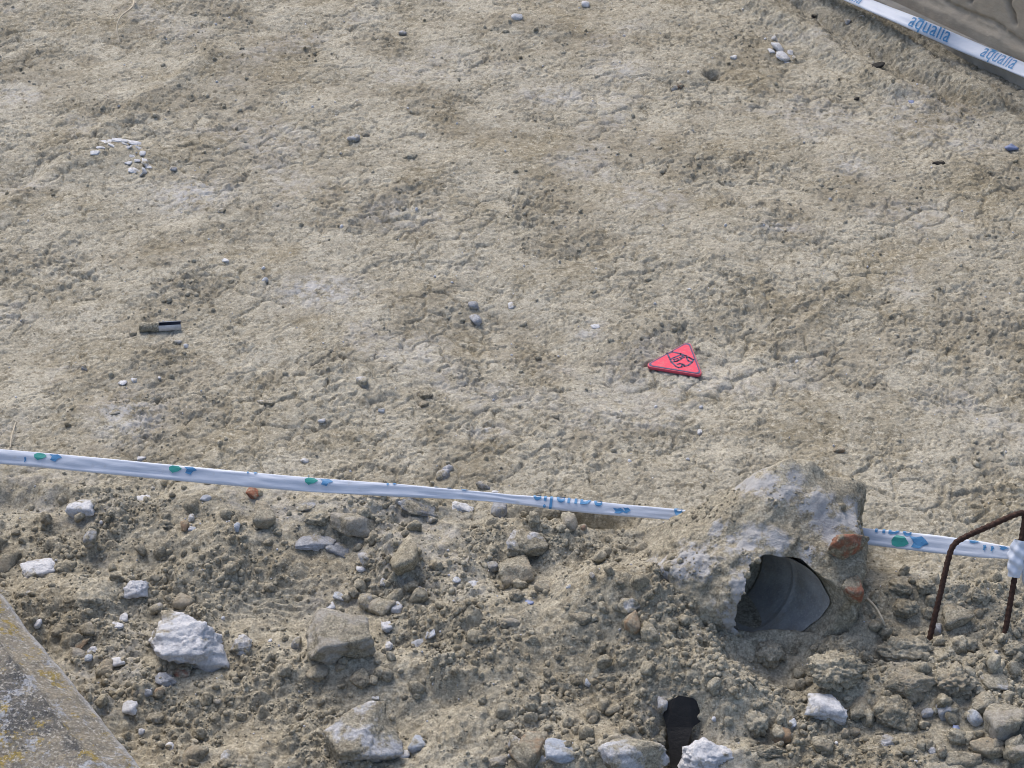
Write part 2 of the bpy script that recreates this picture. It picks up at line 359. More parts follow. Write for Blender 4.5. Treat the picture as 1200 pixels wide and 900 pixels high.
_m = at(905, 755); MOUTH = np.array([_m[0], _m[1], gz(_m[0], _m[1])])
AXIS = np.array([-.56, .82, -.14]); AXIS /= np.linalg.norm(AXIS)
_t = np.clip((X-MOUTH[0]-.012)*AXIS[0]+(Y-MOUTH[1]-.012)*AXIS[1], -.02, .12)
_d = np.hypot(X-MOUTH[0]-.012-_t*AXIS[0], Y-MOUTH[1]-.012-_t*AXIS[1])
_cap = MOUTH[2]-.010
H = np.where((_d < .085) & (Y > MOUTH[1]), np.minimum(H, _cap+np.clip(_d-.066, 0, 1)*1.2), H)
_sill = MOUTH[2]+.013+.005*fbm2(X, Y, 30, 3, 3)-((Y-MOUTH[1]-.010)/.018)**2*.018-np.clip(np.abs(X-MOUTH[0]-.012)-.085, 0, 1)*.8
H = np.where((np.abs(X-MOUTH[0]) < .14) & (np.abs(Y-MOUTH[1]-.01) < .05), np.maximum(H, _sill), H)      # earth heaped along the lower lip
gm = npmesh('ground', np.stack([X, Y, H], -1).reshape(-1,3), grid_faces(len(GY), len(GX)), M['ground'])
for nm, arr in (('loose', loose), ('pale', pale), ('damp', sstep(.45, 1.0, crumb)*(1-loose))):
    a = gm.attributes.new(nm, 'FLOAT', 'POINT'); a.data.foreach_set('value', np.ascontiguousarray(arr, np.float32).ravel())
ground = tag(link('ground', gm), 'packed tan earth breaking into loose rubble in front', kind='structure')

# ------------------------------------------------------------------ stone shapes
_ico = {}
def ico(l):
    if l not in _ico:
        b = bmesh.new(); bmesh.ops.create_icosphere(b, subdivisions=l, radius=1.0)
        _ico[l] = (np.array([v.co[:] for v in b.verts]), np.array([[v.index for v in f.verts] for f in b.faces])); b.free()
    return _ico[l]
def rock_shape(seed, level, style):
    d, f = ico(level); g = np.random.default_rng(seed); o = g.uniform(0, 50, 3); p = d+o
    K, pw, a1, a2 = dict(angular=(12, 55, .09, .05), round=(12, 12, .12, .06), clod=(0, 0, .30, .14), chalk=(14, 36, .17, .08), slab=(10, 60, .09, .05), shard=(8, 70, .10, .05))[style]
    if K:
        n = g.normal(size=(K,3)); n /= np.linalg.norm(n, axis=1)[:,None]
        n = np.vstack([n, np.eye(3), -np.eye(3)]); dd = np.r_[g.uniform(.6, .95, K), g.uniform(.8, 1.05, 6)]
        r = (np.clip((d@n.T)/dd, 0, None)**pw).sum(1)**(-1/pw)
    else: r = np.ones(len(d))
    r = r*(1+a1*fbm3(p, 1.6, 3, 1)+a2*fbm3(p, 5, 3, 7))
    if style == 'clod': r *= 1+.16*(.5-np.abs(fbm3(p, 3.2, 3, 3)))*2-.05
    if style == 'chalk': r *= 1-.13*np.clip(np.abs(fbm3(p, 2.4, 3, 9)), 0, .8)
    if level >= 4: r *= 1+.032*fbm3(p, 13, 3, 17)
    v = d*r[:,None]; v = (v-(v.max(0)+v.min(0))/2)/((v.max(0)-v.min(0))/2); return v, f
def euler(rx, ry, rz): return np.array(Matrix.Rotation(rz,3,'Z') @ Matrix.Rotation(ry,3,'Y') @ Matrix.Rotation(rx,3,'X'))

SEED = [100]
def place_rock(name, px, py, w, h, m, style, label, cat='stone', group=None, rz=None, ty=0.0, embed=None, bc=None, level=None):
    if embed is None: embed = .5 if w < 20 else .15
    SEED[0] += 1; g = np.random.default_rng(SEED[0])
    s = mpp(at(px, py)); a = w*s/2; q = h*s/2; bc = bc or dict(slab=(1.5,.55), shard=(1.5,.5), clod=(1.15,.85)).get(style, (1.2,.82))
    b, c = q*bc[0], q*bc[1]; b = min(b, a*1.5)
    lv = level or (5 if w > 55 else 4 if w > 24 else 3)
    v, f = rock_shape(SEED[0], lv, style)
    rz = g.uniform(-.35,.35) if rz is None else rz
    v = (v*np.array([a,b,c]))@euler(g.uniform(-.12,.12), ty, rz).T
    p = at(px, py, c*embed)
    o = link(name, npmesh(name, v, f, m), None, p); tag(o, label, cat, group); return o

# ------------------------------------------------------------------ broken pipe in its mortar casing
def build_pipe():
    root = link('broken_pipe', None, None, MOUTH); root.empty_display_size = .05
    tag(root, 'broken pipe end with arched dark mouth in a soil-caked mortar casing', 'pipe')
    o0 = np.array(root.location)
    gx, gy, gzv = MOUTH
    ctr = np.array([gx-.075, gy+.115, gzv+.045]); d, f = ico(7)
    apex = np.array([gx+.034, gy+.172, gzv+.196]); face = np.array([gx, gy+.004, gzv+.06])
    def pl(nv, pt, push=0.0):
        nv = np.array(nv, float); nv /= np.linalg.norm(nv); return nv, float(nv@(np.asarray(pt)-ctr))+push
    P_ = [pl((-.34,-.30,.89), apex, .003), pl((.42,-.28,.86), apex, .004), pl((.05,-.55,.83), apex, .006), pl((-.30,.75,.55), apex, .012), pl((.2,.8,.5), apex, .012), pl((-.62,.25,.74), apex, .012),
          pl((.96,-.12,.10), (gx+.130, gy+.06, gzv+.10)), pl((.70,-.66,.20), (gx+.110, gy+.02, gzv+.10)), pl((.06,-.99,.10), face), pl((-.45,-.72,.52), (gx-.085, gy+.012, gzv+.085)),
          pl((-1,0,-.05), (gx-.36, gy, gzv)), pl((0,0,-1), (gx, gy, gzv-.09)), pl((0,1,-.1), (gx, gy+.25, gzv)), pl((-.55,-.60,.55), (gx-.16, gy+.03, gzv+.05))]
    n = np.array([p[0] for p in P_]); dd = np.array([p[1] for p in P_])
    r = (np.clip((d@n.T)/dd, 0, None)**40).sum(1)**(-1/40)
    q = d*r[:,None]
    r = r*(1+.035*fbm3(q+3, 9, 3, 2)) + .006*np.tanh(2.5*fbm3(q+8, 20, 3, 5))+.0026*fbm3(q, 70, 3, 9)+.0012*fbm3(q, 220, 2, 19)
    v = d*r[:,None]+ctr
    cas = link('casing', npmesh('casing', v, f, M['casing']))
    # bore: axis runs to the left and back, mouth faces right and front
    c0 = np.array([gx+.012, gy+.012, gzv+.062]); ax = AXIS
    RB = .065
    bo = bmesh.new(); bmesh.ops.create_cone(bo, cap_ends=True, segments=64, radius1=RB+.003, radius2=RB+.003, depth=.22)
    bmesh.ops.subdivide_edges(bo, edges=[e for e in bo.edges if abs(e.verts[0].co.z-e.verts[1].co.z) > .1], cuts=30)
    for v_ in bo.verts:
        k_ = 1+.05*float(perlin3(np.array([[v_.co.x*30, v_.co.y*30, v_.co.z*30+9]]))[0])+.03*float(perlin3(np.array([[v_.co.x*90, v_.co.y*90, v_.co.z*90+5]]))[0]); v_.co.x *= k_; v_.co.y *= k_
    bme = bpy.data.meshes.new('bore'); bo.to_mesh(bme); bo.free(); bob = link('bore', bme)
    rot = Vector(ax).to_track_quat('Z', 'Y'); cc = c0+ax*.015
    bob.matrix_world = Matrix.Translation(Vector(cc)) @ rot.to_matrix().to_4x4()
    bpy.context.view_layer.update()
    md = cas.modifiers.new('bore', 'BOOLEAN'); md.operation = 'DIFFERENCE'; md.object = bob; md.solver = 'EXACT'
    dg = bpy.context.evaluated_depsgraph_get(); me = bpy.data.meshes.new_from_object(cas.evaluated_get(dg))
    cas.modifiers.clear(); cas.data = me; bpy.data.objects.remove(bob)
    if not len(me.materials): me.materials.append(M['casing'])
    for p in me.polygons: p.use_smooth = True; p.material_index = 0
    nv = len(me.vertices); co = np.empty(nv*3, np.float32); me.vertices.foreach_get('co', co); co = co.reshape(-1,3)
    # where bare mortar shows through the soil
    mo = np.zeros(nv)
    for px, py, rr in [(955,598,.036), (915,570,.034), (880,562,.03), (985,618,.035), (885,640,.036), (812,660,.036), (850,628,.030), (775,668,.026), (720,695,.026), (1000,605,.03), (905,645,.03), (870,690,.03), (855,720,.03), (950,650,.02)]:
        dr = ray(px, py); dr /= np.linalg.norm(dr); w_ = co-EYE; dist = np.linalg.norm(w_-np.outer(w_@dr, dr), axis=1)
        front = (w_@dr) < np.min((w_@dr)[dist < .012] if (dist < .012).any() else [9])+.08
        mo = np.maximum(mo, np.exp(-(dist/rr)**2)*front)
    at_ = me.attributes.new('mortar', 'FLOAT', 'POINT'); at_.data.foreach_set('value', mo.astype(np.float32))
    cas.parent = root; me.transform(Matrix.Translation(-Vector(o0))); cas['label'] = 'lumpy mortar casing crusted with soil and pale patches'
    # liner: smooth barrel with a raised joint
    ss = np.linspace(-.09, .122, 70)
    ph = np.linspace(0, 2*np.pi, 72, endpoint=False); u = np.cross(ax, [0,0,1]); u /= np.linalg.norm(u); w2 = np.cross(u, ax)
    def barrel(radius, sarr, jag=0):
        vv = []
        for s_ in sarr:
            rr = radius - (0.0022*np.exp(-((s_-.050)/.0026)**2))
            lim = (gy+.026+.034*np.clip(np.sin(ph), 0, 1)+jag*(.003*np.sin(3*ph+1)+.002*np.sin(7*ph)+.001*np.sin(13*ph))-c0[1]-rr*(np.cos(ph)*u[1]+np.sin(ph)*w2[1]))/ax[1]
            s2 = np.maximum(s_, lim)
            vv.append(c0 + np.outer(np.broadcast_to(s2, ph.shape), ax) + rr*(np.cos(ph)[:,None]*u+np.sin(ph)[:,None]*w2))
        return np.array(vv)
    a_ = barrel(RB, ss, 1); b_ = barrel(RB+.0045, ss[::-1], 1)
    vv = np.vstack([a_.reshape(-1,3), b_.reshape(-1,3)])-o0
    link('barrel', npmesh('barrel', vv, grid_faces(len(ss)*2, len(ph), True), M['liner']), root)
    # far end of the bore closed by packed earth
    e_c = c0+ax*.165; dv, df = rock_shape(5, 4, 'clod'); link('earth_plug', npmesh('earth_plug', dv*.058+e_c-o0, df, M['clod']), root)
    # terracotta pieces bedded in the right flank
    for px, py, w_, h_, sd_, t in [(990,642,54,50,3,.6), (1001,694,26,30,8,-.2)]:
        dr = ray(px, py); dr /= np.linalg.norm(dr); w_s = co-EYE; tt = w_s@dr; dist = np.linalg.norm(w_s-np.outer(tt, dr), axis=1)
        ok = dist < .02; k = np.argmin(np.where(ok, tt, 9)) if ok.any() else np.argmin(dist)
        p = EYE+dr*(tt[k]+.006); s_ = mpp(p)
        rv, rf = rock_shape(sd_+300, 4, 'angular'); rv = (rv*np.array([w_*s_/2, .016, h_*s_/2]))@euler(.1, t, .35).T
        o = link('brick_fragment', npmesh('brick_fragment', rv+p-o0, rf, M['brick']), root); o['label'] = 'orange red terracotta fragment bedded in the casing'
    return co
m, s = mat('mortar_under_soil')
mm = s.math('MULTIPLY', s.attr('mortar'), s.ramp(s.noise(38, 6, .72, off=(2,2,2)), [(.38, .0), (.66, 1.0)]))
mm = s.ramp(mm, [(.15, 0), (.40, .85)])
mort = s.mix(s.ramp(s.noise(60, 5, .7), [(.35, 0), (.65, 1)]), (.36,.362,.375), (.47,.472,.488))
c = s.mix(mm, soil_colours(s, LOOSE_A, LOOSE_B, LOOSE_C), mort)
nn = s.bump(s.noise(110, 5, .72), .0065, .7); nn = s.bump(s.noise(280, 3, .7), .002, .5, nn); s.out(c, .92, nn, .2); M['casing'] = m
m, s = mat('pipe_lining')
c = s.mix(s.ramp(s.noise(30, 5, .65), [(.35, 0), (.65, 1)]), (.27,.275,.275), (.40,.40,.39))
c = s.mix(s.ramp(s.noise(300, 3, .7), [(.52, 0), (.7, .6)]), c, (.52,.51,.48))
c = s.mix(s.ramp(s.noise(24, 5, .7, off=(3,1,4)), [(.48, 0), (.66, .7)]), c, (.31,.28,.225))
nn = s.bump(s.noise(260, 4, .7), .0022, .7); s.out(c, .85, nn, .2); M['liner'] = m
CAS = build_pipe()

# ------------------------------------------------------------------ earth-rendered wall, upper right
def build_wall():
    A_, B_ = at(1012, 0), at(1205, 100); d = (B_-A_)[:2]; d /= np.linalg.norm(d); nrm = np.array([d[1], -d[0]])
    if nrm[1] > 0: nrm = -nrm
    root = link('rendered_wall', None, None, (*A_[:2], A_[2])); tag(root, 'grey tan rendered wall with cracks behind the upper tape', 'wall')
    o0 = np.array([*A_[:2], min(A_[2], B_[2])-.03]); root.location = o0
    su = np.arange(-.9, 1.5, .005); tz = np.arange(0, .62, .005); U, Z = np.meshgrid(su, tz)
    def face(dep, z0, z1, name, m, lab=None):
        k = (tz >= z0) & (tz <= z1); u, z = U[k], Z[k]
        w = dep(u, z)
        P = np.stack([u*d[0]+w*nrm[0], u*d[1]+w*nrm[1], z], -1)
        nr, nc = u.shape
        back = np.stack([u*d[0]-.16*nrm[0], u*d[1]-.16*nrm[1], z], -1)
        V = np.vstack([P.reshape(-1,3), back[[0,-1]].reshape(-1,3)])
        F = [grid_faces(nr, nc)[:, ::-1]]; b0 = nr*nc; i = np.arange(nc-1)
        F.append(np.stack([(nr-1)*nc+i+1, (nr-1)*nc+i, b0+nc+i, b0+nc+i+1], -1))       # top
        F.append(np.stack([b0+nc+i+1, b0+nc+i, b0+i, b0+i+1], -1))                      # back
        o = link(name, npmesh(name, V, np.vstack(F), m), root)
        if lab: o['label'] = lab
    def crack(u, z, pts, wd, dp):
        r = 0
        for (a, b) in zip(pts[:-1], pts[1:]):
            a, b = np.array(a), np.array(b); e = b-a; L_ = e@e
            t = np.clip(((u-a[0])*e[0]+(z-a[1])*e[1])/L_, 0, 1)
            dd = np.hypot(u-a[0]-t*e[0], z-a[1]-t*e[1])+.004*perlin2(u*60, z*60, 3)
            r = np.maximum(r, np.exp(-(np.abs(dd)/wd)**2))
        return -dp*r
    def upper(u, z):
        w = .0022*fbm2(u, z, 8, 3, 5)+.0010*fbm2(u, z, 45, 3, 6)
        ed = .105+.008*fbm2(u, z, 9, 3, 15)
        w += .010*sstep(ed-.004, ed+.004, z)*-1
        w += crack(u, z, [(.36,.30),(.33,.24),(.35,.19),(.32,.15)], .0042, .02)+crack(u, z, [(.46,.32),(.45,.24),(.43,.19),(.46,.15)], .005, .025)+crack(u, z, [(.20,.13),(.30,.12),(.40,.13),(.50,.11)], .004, .012)+crack(u, z, [(.12,.25),(.19,.17),(.23,.14)], .005, .012)
        return w
    face(upper, 0, .62, 'render_coat', M['wall'])
    face(lambda u, z: .024+.004*fbm2(u, z, 10, 3, 25)+.002*fbm2(u,z,50,2,4), 0, .075, 'footing', M['footing'], 'paler footing strip at the base of the wall')
m, s = mat('earth_render')
c = s.mix(s.ramp(s.noise(7, 5, .6), [(.35, 0), (.65, 1)]), (.40,.345,.275), (.45,.395,.32))
c = s.mix(s.ramp(s.noise(60, 5, .7, squash=(1,1,4)), [(.45, 0), (.7, .6)]), c, (.34,.295,.235))
s.out(c, .9, s.bump(s.noise(160, 6, .7), .004, .5), .2); M['wall'] = m
m, s = mat('footing_mortar')
c = s.mix(s.ramp(s.noise(20, 5, .6), [(.35, 0), (.65, 1)]), (.34,.315,.275), (.42,.395,.35))
s.out(c, .9, s.bump(s.noise(160, 6, .7), .004, .5), .2); M['footing'] = m
build_wall()

# ------------------------------------------------------------------ lichen-covered coping stone, lower left
def build_coping():
    zt = .16; A_, B_ = at0(-25, 661, zt-.02), at0(168, 900, zt-.02); d = (B_-A_)[:2]; d /= np.linalg.norm(d); nrm = np.array([-d[1], d[0]])
    if nrm[0] > 0: nrm = -nrm                              # into the stone, away from the rubble
    root = link('coping_stone', None, None, (*A_[:2], gz(*A_[:2]))); o0 = np.array(root.location)
    tag(root, 'weathered coping stone with yellow and black lichen in the near corner', 'stone slab')
    L0, L1 = -.25, .85; u = np.arange(L0, L1, .004)
    cw = .055
    prof = [(0, -.22), (0, -.16), (0, -.10), (0,-.06), (0,-.03), (0,-.012), (.0012,-.004), (.004, -.0008)] + [(t, -.0008+.030*(t/cw)) for t in np.linspace(.007, cw-.004, 16)] + [(cw, .0305)] + [(t, .033+.004*math.sin(t*9)) for t in np.linspace(cw+.004, .34, 90)] + [(.345, -.02), (.345, -.22)]
    prof = np.array(prof); n_ = len(prof)
    U, K = np.meshgrid(u, np.arange(n_), indexing='ij'); T_ = prof[K,0]; Zz = prof[K,1]
    rough = .0022*fbm2(U, T_*1.0+Zz, 35, 4, 3)+.0045*fbm2(U, T_+Zz, 8, 2, 8)-.006*np.clip(fbm2(U, T_+Zz, 20, 3, 13)-.35, 0, 1)
    inset = np.where(K < 6, rough, 0); Zz = Zz+np.where(K >= 6, rough, 0); T_ = T_+np.abs(inset)+.002*perlin2(U*12, U*0, 2)
    P = np.stack([A_[0]+U*d[0]+T_*nrm[0], A_[1]+U*d[1]+T_*nrm[1], zt-.02+Zz], -1).reshape(-1,3)-o0
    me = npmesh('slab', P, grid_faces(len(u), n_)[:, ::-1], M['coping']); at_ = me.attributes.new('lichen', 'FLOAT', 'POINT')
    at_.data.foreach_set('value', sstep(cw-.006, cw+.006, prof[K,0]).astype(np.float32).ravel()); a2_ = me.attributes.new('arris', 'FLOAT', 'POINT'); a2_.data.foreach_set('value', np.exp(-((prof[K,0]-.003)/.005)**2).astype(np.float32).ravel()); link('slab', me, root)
m, s = mat('lichen_stone')
c = s.mix(s.ramp(s.noise(60, 6, .75), [(.40, 0), (.6, 1)]), (.31,.275,.215), (.22,.205,.175))
dk = s.math('MULTIPLY', s.attr('lichen'), s.ramp(s.noise(13, 6, .72, off=(5,1,2)), [(.40, 0), (.50, 1)]))
c = s.mix(s.math('MULTIPLY', dk, s.ramp(s.noise(120, 4, .7), [(.35, .55), (.6, 1)])), c, (.085,.088,.092))
c = s.mix(s.ramp(s.noise(30, 6, .75, off=(1,8,3)), [(.56, 0), (.60, 1)]), c, (.31,.24,.085))
c = s.mix(s.ramp(s.noise(26, 6, .75, off=(8,3,9)), [(.57, 0), (.61, .9)]), c, (.37,.39,.43))
c = s.mix(s.ramp(s.noise(210, 4, .7, off=(3,3,7)), [(.54, 0), (.62, .8)]), c, (.50,.48,.44))
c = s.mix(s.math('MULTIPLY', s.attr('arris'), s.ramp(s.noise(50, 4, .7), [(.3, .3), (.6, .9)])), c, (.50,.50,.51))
c = s.mix(.6, c, s.ramp(s.noise(330, 3, .75, off=(2,2,2)), [(.3, .15), (.7, .85)]), 'OVERLAY')
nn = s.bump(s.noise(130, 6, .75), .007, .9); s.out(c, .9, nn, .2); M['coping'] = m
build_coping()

# ------------------------------------------------------------------ plastics, metal, print
def plain(name, col, rough, spec=.5, bump=None, var=0.0):
    m, s = mat(name)
    c = s.mix(s.ramp(s.noise(90, 4, .6), [(.35, 0), (.65, 1)]), col, tuple(q*(1-var) for q in col)) if var else col
    s.out(c, rough, s.bump(s.noise(bump[0], 4, .65), bump[1], .5) if bump else None, spec); return m
m, s = mat('white_film')
dirt = s.ramp(s.noise(60, 5, .7), [(.60, 0), (.78, .5)])
c = s.mix(dirt, (.60,.65,.75), (.44,.41,.36)); s.out(c, .5, s.bump(s.noise(160, 3, .5, squash=(.25,1,1)), .0012, .4), .5)
s.b.inputs['Subsurface Weight'].default_value = .0; M['tape'] = m
M['ink_blue'] = plain('blue_ink', (.08,.26,.50), .45); M['ink_green'] = plain('green_ink', (.05,.33,.29), .35)
m, s = mat('pink_red_plastic')
c = s.mix(s.ramp(s.noise(120, 5, .7), [(.50, 0), (.75, .45)]), (.66,.030,.085), (.48,.27,.23)); s.out(c, .5, s.bump(s.noise(300, 4, .65), .0006, .5), .4); M['pink'] = m
M['_'] = None; M['rim'] = plain('paler_pink_edge', (.58,.06,.11), .5, .5, None, .1); M['navy'] = plain('navy_print', (.045,.04,.12), .5)
M['rust'] = stone('rusty_steel', (.040,.022,.018), (.065,.036,.028), (.10,.055,.038), .05, 200, .0012)
M['blackplastic'] = plain('black_plastic', (.014,.013,.013), .55, .35, (120,.002), .3)
M['root'] = plain('dry_root', (.52,.46,.36), .8, .2, (200,.001), .25)
M['muddy'] = stone('mud_coated_tube', (.30,.26,.19), (.37,.33,.25), (.22,.185,.13), .45); M['tubeblue'] = plain('dark_blue_lining', (.06,.07,.11), .5, .4, None, .4); M['paper'] = plain('off_white_shell', (.60,.59,.60), .6, .3, None, .25)
M['wrapper'] = plain('blue_wrapper', (.22,.27,.45), .4, .5, None, .3)

# ------------------------------------------------------------------ barrier tapes
class Tape:
    def __init__(s, pts, name, label):
        """pts: (point, half width, half thickness)"""
        P = [np.array(p[0]) for p in pts]; s.path = smooth_path(P, .006)
        arc = np.r_[0, np.cumsum(np.linalg.norm(np.diff(s.path, axis=0), axis=1))]; s.arc = arc
        ka = [arc[np.argmin(np.linalg.norm(s.path-p, axis=1))] for p in P]
        s.a = np.interp(arc, ka, [p[1] for p in pts]); s.b = np.interp(arc, ka, [p[2] for p in pts])
        T = np.gradient(s.path, axis=0); T /= np.linalg.norm(T, axis=1)[:,None]; s.T = T
        n0 = np.array([0,-.72,.69]); Nn = n0-np.outer(T@n0, np.ones(3))*T; s.N = Nn/np.linalg.norm(Nn, axis=1)[:,None]; s.B = np.cross(s.N, T)
        if s.B[0,2] < 0: s.B = -s.B                        # B points up the picture
        s.root = link(name, None, None, s.path[len(s.path)//2]); s.o0 = np.array(s.root.location); tag(s.root, label, 'tape', 'printed barrier tapes')
        ph = np.linspace(0, 2*np.pi, 28, endpoint=False); v = []
        for i in range(len(s.path)): v.append(s.surf(np.full(28, arc[i]), None, ph))
        link('film', npmesh('film', np.vstack(v)-s.o0, grid_faces(len(s.path), 28, True), M['tape']), s.root)
    def surf(s, q, u, ph=None, off=0.0):
        q = np.asarray(q, float); I = lambda A_: np.stack([np.interp(q, s.arc, A_[:,k]) for k in range(3)], -1)
        a = np.interp(q, s.arc, s.a); b = np.interp(q, s.arc, s.b)
        if ph is None: ph = np.pi/2-np.asarray(u)/a*(np.pi/2)
        cx, sx = np.cos(ph), np.sin(ph); cx = np.sign(cx)*np.abs(cx)**.8; sx = np.sign(sx)*np.abs(sx)**.8
        wr = .0016*perlin2(q*9, cx*1.6+3, 4)+.0010*perlin2(q*30, cx*2.2, 6) - .0010*np.exp(-((cx+.3+.12*np.sin(q*7))/.16)**2)*(sx > 0)
        return I(s.path)+((a+off)*cx)[:,None]*I(s.B)+((b+wr+off)*sx)[:,None]*I(s.N)
    def q_at(s, px):
        d = s.path-EYE; f = np.array([0, math.cos(PITCH), -math.sin(PITCH)]); xx = 600+600*d[:,0]/(d@f)/TH
        return float(np.interp(px, xx, s.arc))
    def put(s, name, bm, m, q0, u0, flip=False):
        for k in range(-14, 15):
            bmesh.ops.bisect_plane(bm, geom=bm.verts[:]+bm.edges[:]+bm.faces[:], plane_co=(0,k*.0025+.0003,0), plane_no=(0,1,0))
        xs_ = [v.co.x for v in bm.verts]
        for k in np.arange(min(xs_), max(xs_), .005):
            bmesh.ops.bisect_plane(bm, geom=bm.verts[:]+bm.edges[:]+bm.faces[:], plane_co=(k+.0002,0,0), plane_no=(1,0,0))
        sg = -1 if flip else 1
        co = np.array([v.co[:] for v in bm.verts]); p = s.surf(q0+sg*co[:,0], u0+sg*co[:,1], off=.0011)-s.o0
        for v, c_ in zip(bm.verts, p): v.co = c_
        return bm_obj(name, bm, m, s.root)
    def word(s, txt, size, px, u0, flip=False, q=None):
        cu = bpy.data.curves.new('w', 'FONT'); cu.body = txt; cu.size = size; cu.space_character = 1.06; cu.offset = size*.008; cu.resolution_u = 4
        ob = bpy.data.objects.new('w', cu); COL.objects.link(ob); bpy.context.view_layer.update()
        dg = bpy.context.evaluated_depsgraph_get(); me = bpy.data.meshes.new_from_object(ob.evaluated_get(dg)); bpy.data.objects.remove(ob)
        me.transform(Matrix.Diagonal((1.12, 1, 1, 1)))
        bm = bmesh.new(); bm.from_mesh(me); bmesh.ops.remove_doubles(bm, verts=bm.verts, dist=1e-6)
        o = s.put('printed_word', bm, M['ink_blue'], s.q_at(px) if q is None else q, u0, flip); return o
    def leaf(s, px, u0, ln, wd, m, flip=False, kind=0):
        shape = [(0,.1),(.25,.5),(.7,.42),(1,.0),(.72,-.35),(.3,-.5),(.05,-.3)] if kind == 0 else [(0,.45),(.35,.38),(.62,.55),(1,.0),(.7,-.2),(.55,-.5),(.15,-.42),(.25,0)]
        bm = bmesh.new(); bm.faces.new([bm.verts.new((x*ln, y*wd, 0)) for x, y in shape]); bmesh.ops.triangulate(bm, faces=bm.faces[:])
        return s.put('printed_leaf', bm, m, s.q_at(px), u0, flip)

def on(px, py, z): p = at0(px, py, z); return p
fp = lambda px, py, lift: at(px, py, lift)
def front_tape():
    zs = [(-140,524,.050,16), (0,535,.048,17), (110,545,.046,18), (225,556,.044,18), (350,567,.040,17), (470,575,.036,15), (545,580,.034,11), (600,585,.034,10.5), (660,591,.034,15), (730,598,.034,14), (800,604,.035,13),
          (900,616,.038,14), (1018,629,.046,19), (1090,637,.055,21), (1150,644,.068,19), (1192,649,.082,13)]
    pts = []
    for px, py, z, w in zs:
        p = on(px, py, z+.004); s_ = mpp(p); pts.append((p, w*s_/2*1.02, w*s_/2*.26))
    t = Tape(pts, 'barrier_tape', 'white barrier tape across the rubble, tied to the rusty stirrup')
    for px, k in ((40, .40), (198, .42), (357, .35)):
        t.leaf(px, .0035, .021, .0075, M['ink_green']); t.leaf(px+17, .0035, .022, .0075, M['ink_blue'], kind=1)
    for px, u, l in ((29,-.001,.004), (288,.0075,.005), (296,.008,.007), (452,.0055,.005), (459,.007,.007), (507,.0085,.012), (522,.008,.011), (538,.006,.016), (718,-.001,.020), (730,.0,.012)): t.leaf(px, u, l, .004, M['ink_blue'], kind=1)
    t.word('aqualia', .034, 706, .0165, True); t.word('a', .034, 800, .0150, True); t.word('aqu', .034, 1068, .0195, True)
    t.leaf(1045, -.0015, .026, .010, M['ink_green']); t.leaf(1065, -.0005, .030, .010, M['ink_blue'], kind=1)
    for px, u, l in ((1133,.006,.020), (1152,.0015,.006), (1161,.0015,.006), (1170,.003,.016)): t.leaf(px, u, l, .004, M['ink_blue'], kind=1)
    return t
FT = front_tape()
def back_tape():
    pts = []
    for px, py, z, w in [(930,-33,.035,13), (1005,0,.037,15), (1070,27,.04,17), (1130,53,.042,18), (1200,82,.045,18), (1290,120,.05,18)]:
        p = at(px, py, z); s_ = mpp(p); pts.append((p, w*s_/2*1.02, w*s_/2*.26))
    t = Tape(pts, 'barrier_tape', 'white barrier tape running along the foot of the wall')
    for px in (980, 1067, 1152):
        t.word('aqualia', .0300, px, -.0065); t.leaf(px+4, .0098, .022, .007, M['ink_blue'], kind=1)
back_tape()

